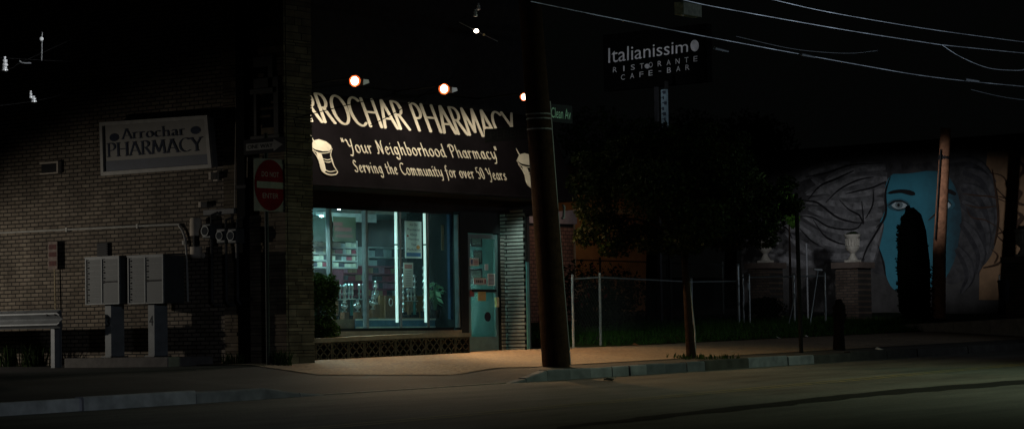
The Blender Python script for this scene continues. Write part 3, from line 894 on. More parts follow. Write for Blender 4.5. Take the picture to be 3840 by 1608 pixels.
def leaves(mb, c, rads, n, size, rng, shell=.55, lump=7, flat=.0):
    """leaf-sized faces spread through an uneven crown"""
    lum = [(Vector((rng.gauss(0, 1), rng.gauss(0, 1), rng.gauss(0, 1))).normalized(), rng.uniform(.5, 1.0)) for _ in range(lump)]
    c = Vector(c)
    for _ in range(n):
        d = Vector((rng.gauss(0, 1), rng.gauss(0, 1), rng.gauss(0, 1))).normalized()
        bump = .72 + .28 * max([max(0, d.dot(l_) - .35) * k_ * 1.6 for l_, k_ in lum])
        r = (rng.uniform(shell, 1.0) ** .6) * bump
        p = c + Vector((d.x * rads[0], d.y * rads[1], d.z * rads[2])) * r
        a = Vector((rng.gauss(0, 1), rng.gauss(0, 1), rng.gauss(0, .7))).normalized()
        b2 = a.orthogonal().normalized()
        b2 = (b2 * math.cos(rng.uniform(0, 6.28)) + a.cross(b2) * math.sin(rng.uniform(0, 6.28)))
        s = size * rng.uniform(.6, 1.3)
        k = len(mb.v)
        mb.v += [tuple(p - a * s), tuple(p + b2 * s * .45), tuple(p + a * s), tuple(p - b2 * s * .45)]
        mb.f.append((k, k + 1, k + 2, k + 3))
LEAF = island_mat("shrub_leaf", (.008, .020, .005), (.032, .065, .013), .55, .25)
rng = random.Random(11)
sa = at(1178, 1140, y=27.38)
sh = thing("shrub", (sa.x, 27.38, 1.5), "clipped dark evergreen shrub in the planter beside the corner pier", "shrub")
mb = MB()
for (dx, dz, r1, r2) in ((0.04, -.1, .40, .62), (.22, .22, .26, .34), (-.12, .25, .28, .36), (.1, -.42, .36, .30)):
    leaves(mb, (sa.x + dx + .1, 27.36, sa.z + dz), (r1, .27, r2), 2300, .03, rng, .3)
mb.build("foliage", LEAF, sh)
MB().tube([(sa.x + .1, 27.36, 1.4), (sa.x + .12, 27.36, 1.9), (sa.x + .05, 27.38, 2.3)], [.04, .03, .015], 7).tube([(sa.x + .11, 27.36, 1.7), (sa.x + .3, 27.3, 2.2)], [.022, .008], 6).build("stem", mat("shrub_bark", (.06, .045, .03)), sh)
rng = random.Random(12)
mb = MB()
q = at(1390, 1255, y=27.3)
for x in frange(29.0, 30.9, 14):
    leaves(mb, (x, 27.3, ptop(x) - .08 + rng.uniform(-.02, .03)), (.12, .16, .06), 60, .03, rng, .2)
tag(mb.build("ground_cover", LEAF), "low green ground cover spilling over the planter capping", "ground cover", kind='stuff')

# ================================================================== THINGS IN THE SHOP WINDOW
zd = zs + .05
dk = thing("display_platform", (31.5, YS + .7, 1.3), "blue fronted display platform behind the shop window", "platform")
xa = xm[1] + .05
MB().box((xa, YS + .34, 1.32), (xm[4] - .3, YS + .36, zd + .16)).build("front_panel", mat("blue_panel", (.05, .16, .26), .6), dk)
MB().box((28.45, YS + .36, 1.6), (xm[4] - .3, YS + 1.1, zd + .165)).build("deck", mat("deck_wood", (.14, .09, .05), .6), dk)
MB().box((xa, YS + .325, zd + .14), (xm[4] - .3, YS + .339, zd + .17)).box((xa, YS + .325, zd + .005), (xm[4] - .3, YS + .339, zd + .03)).build("edge_trim", mat("pale_trim", (.5, .58, .55), .5), dk)
ztop = zd + .165
SIL = mat("trophy_silver", (.62, .65, .64), .3, 1.0, var=.05)
WOODT = mat("trophy_wood", (.12, .06, .03), .45)
GRN = mat("trophy_green_column", (.03, .14, .13), .35)
BLKT = mat("trophy_black_base", (.012, .012, .014), .3)
def trophy(px, py_top, py_base, y, label, style):
    """tall prize: base, column(s), cup or figure"""
    p = at(px, (py_top + py_base) / 2, y=y)
    zt, zb = at(px, py_top, y=y).z, max(ztop, at(px, py_base, y=y).z)
    t = thing("trophy", (p.x, y, zb), label, "trophy", "trophies in the shop window")
    H = zt - zb; x = p.x
    if style == 'double':
        MB().box((x - .13, y - .06, zb), (x + .13, y + .06, zb + .10 * H)).build("base", BLKT, t)
        for s in (-1, 1):
            MB().tube([(x + s * .08, y, zb + .10 * H), (x + s * .08, y, zb + .55 * H)], .028, 8).build("column", GRN if s > 0 else WOODT, t)
        MB().box((x - .13, y - .05, zb + .55 * H), (x + .13, y + .05, zb + .58 * H)).build("tier", SIL, t)
        for s in (-1, 0, 1):
            MB().lathe((x + s * .09, y, zb + .58 * H), [(.02, 0), (.012, .06 * H), (.03, .14 * H), (.012, .2 * H), (.03, .3 * H), (.034, .38 * H), (.012, .42 * H)], 8).build("figure", SIL, t, smooth=True)
    elif style == 'single':
        MB().box((x - .06, y - .05, zb), (x + .06, y + .05, zb + .36 * H)).build("base", WOODT, t)
        MB().lathe((x, y, zb + .36 * H), [(.04, 0), (.04, .03 * H), (.014, .07 * H), (.014, .14 * H), (.045, .2 * H), (.06, .27 * H), (.02, .33 * H), (.014, .4 * H), (.04, .47 * H), (.02, .55 * H), (.03, .6 * H), (.005, .64 * H)], 10).build("cup", SIL, t, smooth=True)
        for s in (-1, 1):
            MB().tube(smoothline([(x + s * .05, y, zb + .58 * H), (x + s * .09, y, zb + .66 * H), (x + s * .055, y, zb + .74 * H)], 4), .006, 5).build("handle", SIL, t)
    else:
        MB().box((x - .05, y - .05, zb), (x + .05, y + .05, zb + .12 * H)).build("base", BLKT, t)
        pr = [(.03, 0)]
        for q in range(7):
            pr += [(.012, .02 + q * .12), (.034, .06 + q * .12), (.012, .10 + q * .12)]
        MB().lathe((x, y, zb + .12 * H), [(r, z_ * H) for r, z_ in pr], 8).build("column", SIL, t, smooth=True)
for i, (a, b2, c, y, lb, st) in enumerate((
    (1276, 1066, 1222, YS + .55, "leftmost double column trophy next to the shrub in the shop window", 'double'),
    (1308, 1062, 1222, YS + .75, "double column trophy second from the shrub in the shop window", 'double'),
    (1360, 1064, 1222, YS + .80, "double column trophy just left of the second window mullion", 'double'),
    (1292, 1122, 1226, YS + .42, "short cup trophy standing in front of the leftmost double column trophies", 'single'),
    (1341, 1122, 1226, YS + .42, "short cup trophy just left of the second window mullion", 'single'),
    (1408, 1052, 1190, YS + .5, "tall bright silver cup trophy just right of the second window mullion", 'single'),
    (1398, 1105, 1190, YS + .40, "small silver cup trophy at the foot of the tall bright one", 'single'),
    (1512, 1018, 1190, YS + .62, "tall beaded silver trophy left of the small notice", 'bead'),
    (1556, 1018, 1190, YS + .62, "tall beaded silver trophy right of the small notice", 'bead'),
    (1543, 1080, 1190, YS + .5, "broad wooden base trophy below the small notice", 'double'),
    (1590, 985, 1190, YS + .70, "tallest beaded silver trophy beside the third bright mullion", 'bead'))):
    trophy(a, b2, c, y, lb, st)
pq = thing("award_plaque", at(1465, 1190, y=YS + .6), "dark wooden award plaque with a silver ring in the shop window", "plaque")
a, c = at(1447, 1190, y=YS + .6), at(1480, 1108, y=YS + .6)
MB().prism([(a.x, YS + .6, ztop), (c.x + .03, YS + .6, ztop), (c.x - .01, YS + .64, c.z), (a.x + .03, YS + .64, c.z)], (0, .03, 0)).build("board", WOODT, pq)
cx, cz = at(1464, 1132, y=YS + .6).x, at(1464, 1132, y=YS + .6).z
MB().tube([(cx + .05 * math.cos(q), YS + .59, cz + .065 * math.sin(q)) for q in [2 * math.pi * i / 20 for i in range(21)]], .008, 6).build("ring", SIL, pq)
tag(MB().box((at(1440, 1105, y=YS + 1.0).x - .1, YS + 1.02, ztop), (at(1590, 1105, y=YS + 1.0).x, YS + 1.06, at(1500, 1108, y=YS + 1.0).z)).build("wooden_board", mat("orange_wood", (.20, .105, .045), .6)), "orange brown wooden board standing behind the trophies", "board")
# plant with broad leaves
pp = at(1632, 1110, y=YS + .6)
fp = thing("potted_plant", (pp.x, YS + .6, ztop), "potted plant with pale green leaves in the shop window right of the trophies", "plant")
MB().lathe((pp.x, YS + .6, ztop), [(.07, 0), (.10, .16), (.09, .16)], 12).build("pot", BLKT, fp)
mb = MB(); rng = random.Random(4)
for i in range(26):
    a = rng.uniform(0, 6.28); r = rng.uniform(.08, .22); z = rng.uniform(.25, .62)
    c = Vector((pp.x + r * math.cos(a), YS + .6 + .6 * r * math.sin(a), ztop + z)); o = Vector((math.cos(a), .6 * math.sin(a), rng.uniform(-.9, .3))).normalized() * .10; w = o.orthogonal().normalized() * .035
    mb.poly([c - o, c + w, c + o, c - w])
    mb.tube([(pp.x, YS + .6, ztop + .12), tuple(c - o)], .004, 4)
mb.build("leaves", island_mat("plant_leaf", (.10, .28, .16), (.25, .42, .24), .5, .3), fp)

# posters and notices
def card_fn(x0, z0, x1, z1, y):
    return lambda s, t, h: Vector((x0 + (x1 - x0) * s, y - h, z0 + (z1 - z0) * t))
def sheet_thing(name, x0, z0, x1, z1, y, m, label, cat, grp=None):
    t = thing(name, ((x0 + x1) / 2, y, z0), label, cat, grp)
    MB().box((x0, y, z0), (x1, y + .006, z1)).build("paper", m, t)
    return t, card_fn(x0, z0, x1, z1, y)
INK = mat("dark_ink", (.02, .025, .06), .6); RED = mat("red_ink", (.42, .03, .03), .6); BLU = mat("blue_ink", (.06, .16, .36), .6); ORA = mat("orange_ink", (.6, .22, .04), .6)
PAP = mat("white_paper", (.72, .76, .74), .7, var=.06)
a, c = at(1520, 967, y=YS + .24), at(1580, 831, y=YS + .24)
ps, fn = sheet_thing("poster", a.x, a.z, c.x, c.z, YS + .24, PAP, "tall white pharmacist advice poster hanging between the two bright mullions", "poster")
mb = MB()
for i, (ln, w) in enumerate((("Ask Our", .5), ("Pharmacist", .78), ("About", .44), ("Planning", .62), ("Your", .32), ("Medication", .8))):
    y1 = .95 - i * .135
    sans(mb, ln, fn, .52 - w / 2, .52 + w / 2, y1 - .075, y1, .002)
mb.build("print", INK, ps)
MB().box((a.x + .03, YS + .237, a.z + .03), (c.x - .03, YS + .2385, a.z + .10)).build("blue_strip", BLU, ps)
mb = MB(); lay(mb, [hull([(.78 + .12 * math.cos(q), .30 + .055 * math.sin(q)) for q in frange(0, 6.2, 9)])], fn, .002); mb.build("leaf_print", ORA, ps)
mb = MB(); lay(mb, [hull([(.16 + .06 * math.cos(q), .60 + .03 * math.sin(q)) for q in frange(0, 6.2, 9)])], fn, .002); mb.build("apple_print", RED, ps)
a, c = at(1514, 1078, y=YS + .14), at(1549, 985, y=YS + .14)
ps, fn = sheet_thing("notice", a.x, a.z, c.x, c.z, YS + .14, PAP, "small white notice with red heading below the tall poster", "notice")
mb = MB()
for yy in (.86, .78): lay(mb, [hull([(.12, yy), (.88, yy), (.88, yy + .05), (.12, yy + .05)])], fn, .002)
mb.build("heading", RED, ps)
mb = MB()
for i in range(9): lay(mb, [hull([(.2, .66 - i * .07), (.2 + .6 - .05 * (i % 3), .66 - i * .07), (.8, .68 - i * .07), (.2, .68 - i * .07)])], fn, .002)
mb.build("print_lines", mat("grey_ink", (.3, .3, .32)), ps)
a, c = at(1656, 938, y=YS + .5), at(1696, 845, y=YS + .5)
sheet_thing("hanging_paper", a.x, a.z, c.x, c.z, YS + .5, mat("tan_paper", (.40, .27, .14), .7), "tan paper sheet hanging right of the third bright mullion", "paper sheet")
a, c = at(1690, 1195, y=YS + .3), at(1708, 790, y=YS + .3)
tag(MB().box((a.x, YS + .3, a.z), (c.x, YS + .36, c.z)).build("blue_post", mat("blue_post_paint", (.02, .05, .10), .5)), "narrow dark blue post at the right end of the shop window", "post")
# hanging sign with red lettering at the upper left of the window
a, c = at(1250, 905, y=YS + 1.4), at(1334, 815, y=YS + 1.4)
ps, fn = sheet_thing("hanging_sign", a.x, a.z, c.x, c.z, YS + 1.4, mat("aged_sign", (.022, .023, .013), .7), "pale hanging sign with blurred red lines inside the upper left window", "sign")
mb = MB()
for x0, x1, y0, y1 in ((.0, .42, .64, .78), (.06, .8, .42, .58), (.1, .85, .18, .28)): lay(mb, [hull([(x0, y0), (x1, y0), (x1, y1), (x0, y1)])], fn, .004)
mb.build("red_print", mat("dim_red_ink", (.06, .006, .006)), ps)
a, c = at(1166, 905, y=YS + 1.5), at(1245, 815, y=YS + 1.5)
tag(MB().box((28.38, YS + 1.5, a.z), (c.x, YS + 1.56, c.z)).build("hanging_board", mat("dark_panel_paint", (.03, .035, .03))), "dark hanging board in the upper left corner of the window", "board")

# shelves with boxes at the left end and rear
def shelf(x0, x1, y, z0, rows, dz, label, m, depth=.35, back=True):
    t = thing("shelf_unit", ((x0 + x1) / 2, y, z0), label, "shelf", "shelf units in the shop")
    if back: MB().box((x0, y + depth, z0), (x1, y + depth + .02, z0 + rows * dz)).build("back_panel", m, t)
    for i in range(rows + 1):
        MB().box((x0, y, z0 + i * dz - .012), (x1, y + depth - .002, z0 + i * dz + .012)).build("shelf_board", m, t)
    for x in (x0 - .02, x1):
        MB().box((x, y, z0 - .012), (x + .02, y + depth, z0 + rows * dz + .012)).build("side_panel", m, t)
SHW = mat("shelf_white", (.5, .5, .48), .6); SHR = mat("shelf_red", (.28, .07, .10), .6); SHD = mat("shelf_dark", (.05, .07, .07), .6)
def fill(x0, x1, y, z0, rows, dz, cols, grp, words_, rng, wr=(.09, .2), cat="box"):
    k = 0
    for i in range(rows):
        x = x0 + .01; z = z0 + i * dz + .0125
        while x < x1 - .06:
            w = min(rng.uniform(*wr), x1 - x - .005); h = rng.uniform(.72, .99) * (dz - .03)
            if rng.random() < .97:
                cn = rng.choice(cols)
                bx = MB().box((x, y + .02, z), (x + w, y + .25, z + h)).build("product_box", cn[1], bevel=.003)
                tag(bx, "%s carton %s" % (cn[0], words_), cat, grp)
            x += w + rng.uniform(.003, .009)
cW = ("cream", mat("carton_cream", (.62, .60, .48), .6)); cD = ("dark grey", mat("carton_grey", (.07, .07, .09), .6)); cR = ("dull red", mat("carton_red", (.36, .07, .10), .6))
cP = ("pink", mat("carton_pink", (.48, .22, .30), .6)); cT = ("tan", mat("carton_tan", (.42, .28, .17), .6)); cB = ("blue", mat("carton_blue", (.10, .14, .28), .6)); cG = ("pale grey", mat("carton_pale", (.38, .42, .42), .6))
rng = random.Random(21)
y = YS + 1.75
a, c = at(1120, 1000, y=y), at(1338, 905, y=y)
shelf(28.5, c.x, y, a.z, 4, (c.z - a.z) / 4, "white wall shelf crowded with cream cartons at the left of the window", SHW)
fill(28.5, c.x, y, a.z, 4, (c.z - a.z) / 4, [cW, cW, cW, cW, cW, cG, cD, cR], "cartons on the left wall shelf", "on the brightly lit left wall shelf", rng)
y = YS + 2.6
a, c = at(1290, 1110, y=y), at(1490, 1000, y=y)
shelf(a.x, c.x, y, a.z, 4, (c.z - a.z) / 4, "low red rack of pink and red cartons behind the trophies", SHR)
fill(a.x, c.x, y, a.z, 4, (c.z - a.z) / 4, [cP, cP, cR, cR, cT, cG, cD], "cartons on the low red rack", "on the low red rack behind the trophies", rng, (.1, .2))
y = YS + 3.4
a, c = at(1385, 1000, y=y), at(1500, 930, y=y)
shelf(a.x, c.x + .9, y, a.z, 2, (c.z - a.z) / 2, "grey back shelf with few cartons in the middle of the shop", SHW, back=False)
fill(a.x, c.x + .9, y, a.z, 2, (c.z - a.z) / 2, [cG, cD, cD], "cartons on the grey back shelf", "on the grey shelf at the back of the shop", rng, (.15, .3))
y = YS + 1.6
a, c = at(1635, 1090, y=y), at(1720, 1018, y=y)
shelf(a.x, c.x, y, a.z, 2, (c.z - a.z) / 2, "dark rack of dull red cartons at the right of the window", SHD)
fill(a.x, c.x, y, a.z, 2, (c.z - a.z) / 2, [cR, cR, cG, cD], "cartons on the dark right rack", "on the dark rack at the right of the window", rng, (.1, .2))

# papers and stickers on the shop door
yd = YS - .012
def door_card(px0, py0, px1, py1, m, label, name="notice_card", y=yd):
    a, c = at(px0, py1, y=y), at(px1, py0, y=y)
    return sheet_thing(name, a.x, a.z, c.x, c.z, y, m, label, "card", "papers on the shop door")
t, fn = door_card(1762, 968, 1795, 996, PAP, "white card with a blue cup mark at the upper left of the shop door")
mb = MB(); lay(mb, [hull([(.14, .2), (.3, .2), (.34, .8), (.1, .8)])], fn, .002); mb.build("cup_print", BLU, t)
mb = MB(); [lay(mb, [hull([(.45, yy), (.9, yy), (.9, yy + .08), (.45, yy + .08)])], fn, .002) for yy in (.25, .45, .65)]; mb.build("print_lines", RED, t)
t, fn = door_card(1777, 1042, 1824, 1067, PAP, "wide white card with red marks below the middle of the door glass")
mb = MB(); [lay(mb, [hull([(x, .3), (x + .1, .3), (x + .1, .7), (x, .7)])], fn, .002) for x in (.18, .32, .46, .60)]; mb.build("print", INK, t)
mb = MB(); lay(mb, [hull([(.84, .2), (.94, .2), (.94, .8), (.84, .8)])], fn, .002); lay(mb, [hull([(.04, .2), (.1, .2), (.1, .8), (.04, .8)])], fn, .002); mb.build("red_print", RED, t)
t, fn = door_card(1830, 1026, 1856, 1070, PAP, "tall white list sheet at the right side of the shop door")
mb = MB(); [lay(mb, [hull([(.12, .1 + i * .11), (.85, .1 + i * .11), (.85, .15 + i * .11), (.12, .15 + i * .11)])], fn, .002) for i in range(8)]; mb.build("print_lines", INK, t)
door_card(1793, 1090, 1822, 1127, mat("yellow_paper", (.62, .48, .20), .7), "yellow paper taped below the push bar of the shop door")
door_card(1763, 1088, 1778, 1112, mat("red_sticker", (.30, .07, .06), .6), "small red sticker at the left edge of the shop door")
t, fn = door_card(1819, 990, 1831, 1012, PAP, "small white sticker in the middle of the door glass")
p = at(1829, 1187, y=yd)
tag(MB().tube([(p.x, yd + .004, p.z), (p.x, yd - .002, p.z)], .09, 20).build("round_sticker", mat("black_sticker", (.02, .02, .035), .5), origin=p), "round dark sticker low on the shop door", "sticker", "papers on the shop door")
yd2 = YS + .47
for q in ((1766, 884, 1808, 925, "dark picture at the top left seen through the shop door"), (1778, 938, 1808, 990, "dark picture second from the top seen through the shop door"), (1762, 1006, 1808, 1062, "dark framed picture behind the wide card on the shop door")):
    a, c = at(q[0], q[3], y=yd2), at(q[2], q[1], y=yd2)
    t = thing("framed_picture", ((a.x + c.x) / 2, yd2, a.z), q[4], "picture", "dark pictures behind the shop door")
    MB().box((a.x, yd2, a.z), (c.x, yd2 + .015, c.z)).build("frame", DFR, t)
    MB().box((a.x + .04, yd2 - .004, a.z + .04), (c.x - .04, yd2 + .002, c.z - .04)).build("print", mat("dull_print", (.05, .07, .05), .5), t)

# ================================================================== SIDE WALL FURNITURE
GALV = mat("galvanised_steel", (.19, .20, .205), .55, .2, var=.2, scale=5)
PGREY = mat("pipe_grey_paint", (.30, .29, .26), .6)
PALE = mat("pale_pipe_paint", (.42, .36, .29), .7)
BLK = mat("black_metal", (.015, .015, .016), .5)
WHT = mat("weathered_white", (.50, .49, .45), .7, var=.15)
# wall sign, leaning slightly forward
xt, xb_ = 27.47, 27.57
TL, TR, BR_, BL = at(380, 460, x=xt), at(784, 433, x=xt), at(801, 630, x=xb_), at(386, 660, x=xb_)
def ws(s, t, h=0.0):
    p = BL.lerp(BR_, s).lerp(TL.lerp(TR, s), t)
    return p + Vector((-h, 0, 0))
sg = thing("wall_sign", (27.6, (BL.y + BR_.y) / 2, BL.z), "box sign on the brick wall with serif pharmacy lettering over a dark blue band", "sign")
o = lambda s, t: ws(s, t)
MB().prism([ws(.015, .03), ws(.985, .03), ws(.985, .97), ws(.015, .97)], (.14, 0, 0)).build("sign_box", mat("sign_box_metal", (.2, .2, .2), .6), sg)
MB().prism([ws(.02, .04, .012), ws(.98, .04, .012), ws(.98, .96, .012), ws(.02, .96, .012)], (.011, 0, 0)).build("sign_face", mat("sign_cream_face", (.19, .178, .155), .6, var=.15, scale=2), sg)
fm = MB()
for a, b2, c, d in (((0, .93), (1, .93), (1, 1), (0, 1)), ((0, 0), (1, 0), (1, .07), (0, .07)), ((0, .07), (.025, .07), (.025, .93), (0, .93)), ((.972, .07), (1, .07), (1, .93), (.972, .93))):
    fm.prism([ws(*a, .05), ws(*b2, .05), ws(*c, .05), ws(*d, .05)], (.05, 0, 0))
fm.build("sign_frame", mat("sign_frame_paint", (.30, .285, .255), .6), sg)
MB().prism([ws(.03, .08, .016), ws(.97, .08, .016), ws(.97, .27, .016), ws(.03, .27, .016)], (.003, 0, 0)).build("blue_band", mat("navy_band", (.025, .035, .06), .6), sg)
NAVY = mat("navy_letter", (.025, .032, .055), .6)
nibW = nib_ellipse(.075, .02, 12, 8)
def serif_line(text, s0, s1, t0, cap, nm):
    pcs, wd = nib_text(text, SERIF, nibW, (.15, .045), .10)
    k = (s1 - s0) / wd
    mb = MB(); lay(mb, pcs, lambda x, y, h: ws(s0 + x * k, t0 + y * cap, h + .014)); mb.build(nm, NAVY, sg)
serif_line("Arrochar", .20, .78, .66, .19, "upper_lettering")
serif_line("PHARMACY", .06, .92, .345, .255, "lower_lettering")
for cx_, ct in ((.125, .705), (.875, .735)):
    mb = MB(); lay(mb, [hull([(cx_ + .045 * math.cos(q), ct + .075 * math.sin(q)) for q in frange(0, 6.2, 14)])], lambda x, y, h: ws(x, y, h + .014)); mb.build("oval_emblem", NAVY, sg)
p = at(800, 660, x=27.66)
tag(MB().box((27.58, p.y - .02, p.z - .06), (XW, p.y + .03, p.z + .06)).box((27.70, p.y - .05, p.z - .08), (XW, p.y + .05, p.z + .08)).build("wall_bracket", PALE), "small pale bracket on the brick wall under the right end of the pharmacy sign", "bracket")
a, c = at(152, 655, x=27.68), at(220, 604, x=27.68)
t = thing("wall_vent", (XW, (a.y + c.y) / 2, a.z), "small dark wall vent with a pale frame left of the pharmacy sign", "vent")
MB().box((27.66, a.y, c.z - .03), (XW, c.y, c.z)).box((27.66, c.y, a.z), (XW, c.y + .035, c.z - .031)).box((27.66, a.y, a.z), (XW, c.y + .036, a.z + .02)).build("frame", PALE, t)
MB().box((27.70, a.y, a.z + .02), (27.73, c.y + .036, c.z - .03)).build("louvre", BLK, t)
a, c = at(366, 961, x=27.7), at(405, 910, x=27.7)
t = thing("wall_grille", (XW, (a.y + c.y) / 2, a.z), "small dark grille on the brick wall above the left mailbox", "vent")
MB().box((27.69, a.y, a.z), (XW, c.y, c.z)).build("plate", BLK, t)
for i in range(5): MB().box((27.675, a.y - .01, a.z + .03 + i * .04), (27.69, c.y + .01, a.z + .045 + i * .04)).build("slat", BLK, t)
# conduit along the wall
P = [at(px, py, x=27.70) for px, py in smoothline([(-60, 876), (0, 873), (330, 857), (640, 842), (672, 848), (690, 880), (697, 920), (700, 965), (705, 1130)], 5)]
t = thing("conduit", (27.7, P[20].y, 1.2), "thin grey conduit running along the brick wall and bending down", "conduit")
MB().tube(P, .019, 8).build("pipe", PGREY, t, smooth=True)
for px, py in ((255, 861), (520, 848), (693, 910)):
    p = at(px, py, x=27.72); MB().box((27.675, p.y - .02, p.z - .035), (XW, p.y + .02, p.z + .035)).build("clip", PGREY, t)
# dark downpipe at the junction of brick and stone, thin conduit beside it
yd_ = at(912, 500, x=27.68).y
t = thing("downpipe", (27.66, yd_, 1.2), "dark square downpipe where the brick wall meets the stone pier", "downpipe")
MB().box((27.61, yd_ - .09, 1.22), (27.71, yd_ + .09, 7.75)).build("pipe", mat("downpipe_black", (.004, .004, .004), .8), t)
for z in (2.2, 4.0, 5.8): MB().box((27.60, yd_ - .12, z), (XW, yd_ + .12, z + .05)).build("clip", BLK, t)
P = [at(896, 60, x=27.69), at(886, 350, x=27.69), at(880, 780, x=27.69)]
tag(MB().tube(P, .012, 6).build("wall_cable", PALE), "thin pale cable running down the wall beside the dark downpipe", "cable")
P = [at(928, 590, x=27.60), at(927, 665, x=27.60)]
tag(MB().tube(P, .010, 6).build("short_rod", PALE), "short pale rod beside the one way sign", "rod")
# gas meters
a = at(735, 900, x=27.58)
gm = thing("gas_meter_set", (27.5, a.y - .3, 1.2), "gas meters with round dials and a thick pale riser pipe on the brick wall", "gas meter")
zt = at(735, 817, x=27.58).z
zl_ = at(735, 968, x=27.58).z
MB().lathe((27.58, a.y, zl_), [(.07, 0), (.10, .03), (.10, at(735, 925, x=27.58).z - zl_)], 18).tube([(27.58, a.y, zl_ + .05), (27.76, a.y, zl_ + .05)], .05, 10).build("riser", PALE, gm, smooth=True)
z1 = at(735, 884, x=27.58).z
MB().lathe((27.58, a.y, z1), [(.10, 0), (.10, zt - z1 - .03), (.085, zt - z1), (.02, zt - z1 + .01)], 18).build("riser", PALE, gm, smooth=True)
MB().lathe((27.58, a.y, at(735, 925, x=27.58).z), [(.055, 0), (.055, .2)], 12).build("coupling", BLK, gm)
for px, py, r in ((772, 866, .085), (826, 884, .075), (868, 884, .08)):
    p = at(px, py, x=27.42)
    MB().box((27.43, p.y - .10, p.z - .12), (27.70, p.y + .10, p.z + .12)).build("meter_body", mat("meter_body_paint", (.06, .065, .065), .5), gm, bevel=.02)
    d = MB().tube([(27.43, p.y, p.z), (27.39, p.y, p.z)], r, 20).build("dial_rim", mat("dial_chrome", (.07, .075, .075), .4, .5), gm, smooth=True)
    MB().tube([(27.392, p.y, p.z), (27.386, p.y, p.z)], r * .8, 20).build("dial", mat("dial_dark", (.03, .035, .04), .2), d)
    MB().tube([(27.55, p.y, p.z - .12), (27.55, p.y, 2.20), (27.62, p.y, 2.14), (27.76, p.y, 2.14)], .022, 8).build("pipe", mat("meter_pipe", (.05, .05, .05), .5), gm)
    MB().tube([(27.55, p.y, p.z + .12), (27.55, p.y, p.z + .26), (27.6, p.y - .1, p.z + .30)], .02, 8).build("pipe", mat("meter_pipe", (.05, .05, .05), .5), gm)
p = at(885, 940, x=27.5)
MB().tube([(27.5, p.y, p.z + .13), (27.5, p.y, p.z - .12)], .014, 6).build("drain_pipe", PALE, gm)
a, c = at(768, 808, x=27.66), at(884, 780, x=27.66)
tag(MB().box((27.62, a.y, a.z), (XW, c.y, c.z)).build("meter_shelf", mat("shelf_grey_paint", (.13, .13, .13), .7), bevel=.01), "grey shelf bracket on the brick wall just above the gas meters", "shelf")
a, c = at(753, 778, x=27.66), at(763, 756, x=27.66)
tag(MB().box((27.60, a.y, a.z), (XW, c.y, c.z)).build("junction_box", PALE, bevel=.008), "tiny pale junction box above the gas riser pipe", "junction box")

# mailboxes on pedestals
MBX = mat("mailbox_grey_paint", (.095, .102, .10), .6, 0.0, var=.12, scale=7)
MBD = mat("mailbox_side_paint", (.06, .065, .065), .5, .2)
xf = 26.65
def mailbox(pxa, pxb, pt, pb, num, label):
    c0, c1 = at(pxa, pt, x=xf), at(pxb, pt, x=xf)
    zt, zb = at((pxa + pxb) / 2, pt, x=xf).z, at((pxa + pxb) / 2, pb, x=xf).z
    yl, yr = c0.y, c1.y                       # left is larger y
    w = yl - yr; H = zt - zb
    base = g(xf + .2, (yl + yr) / 2) + .15
    t = thing("cluster_mailbox", (xf + .23, (yl + yr) / 2, base), label, "mailbox", "cluster mailboxes on the side street")
    MB().box((xf + .02, yr, zb), (xf + .46, yl, zt)).build("cabinet", MBD, t, bevel=.008)
    MB().prism([(xf - .015, yr - .01, zt), (xf - .015, yl + .01, zt), (xf + .47, yl + .01, zt + .02), (xf + .47, yr - .01, zt + .02)], (0, 0, .022)).build("hood", MBD, t)
    fr = MB()
    fb = .026
    ym = yl - w * .485
    for (y0, y1) in ((yl - fb, yl), (ym - fb / 2, ym + fb / 2), (yr, yr + fb)):
        fr.box((xf - .008, y0, zb), (xf + .02, y1, zt))
    fr.box((xf - .006, yr + fb, zb), (xf + .02, yl - fb, zb + .02)).box((xf - .006, yr + fb, zt - .02), (xf + .02, yl - fb, zt))
    fr.build("front_frame", mat("mailbox_frame_paint", (.125, .138, .138), .5, 0.0), t)
    rows = 8
    dh = (H - .05) / rows
    for i in range(rows):
        z0 = zt - .025 - (i + 1) * dh
        d = MB().box((xf + .004, ym + fb / 2 + .006, z0 + .004), (xf + .019, yl - fb - .006, z0 + dh - .004)).build("locker_door", MBX, t)
        MB().tube([(xf + .004, yl - fb - .045, z0 + dh * .5), (xf - .006, yl - fb - .045, z0 + dh * .5)], .013, 8).build("lock", BLK, d)
    for i in range(4):
        z0 = zt - .025 - (i + 1) * dh
        d = MB().box((xf + .004, yr + fb + .006, z0 + .004), (xf + .019, ym - fb / 2 - .006, z0 + dh - .004)).build("locker_door", MBX, t)
        MB().tube([(xf + .004, ym - fb / 2 - .045, z0 + dh * .5), (xf - .006, ym - fb / 2 - .045, z0 + dh * .5)], .013, 8).build("lock", BLK, d)
    d = MB().box((xf + .004, yr + fb + .006, zb + .026), (xf + .019, ym - fb / 2 - .006, zb + 4 * dh - .01)).build("parcel_door", MBX, t)
    MB().box((xf - .002, yr + fb + .004, zb + 4 * dh - .002), (xf + .018, ym - fb / 2 - .004, zb + 4 * dh + .022)).build("outgoing_slot", BLK, t)
    yc = ym - .02
    MB().box((xf + .11, yc - .075, base), (xf + .40, yc + .075, zb)).build("pedestal", mat("pedestal_pale_paint", (.17, .18, .18), .6), t, bevel=.006)
    MB().box((xf + .06, yc - .11, base), (xf + .45, yc + .11, base + .02)).build("base_plate", MBD, t)
    mb = MB(); sans(mb, num, lambda s, q, h: Vector((xf + .11 - h, yc + .045 - .09 * s, base + .50 + .16 * q)), 0, 1, 0, 1, .004); mb.build("number", BLK, t)
    return yl, yr
y_a, _ = mailbox(320, 447, 966, 1141, "3", "grey cluster mailbox with a black 3 on its pedestal")
_, y_b = mailbox(479, 612, 960, 1138, "4", "grey cluster mailbox with a black 4 on its pedestal")
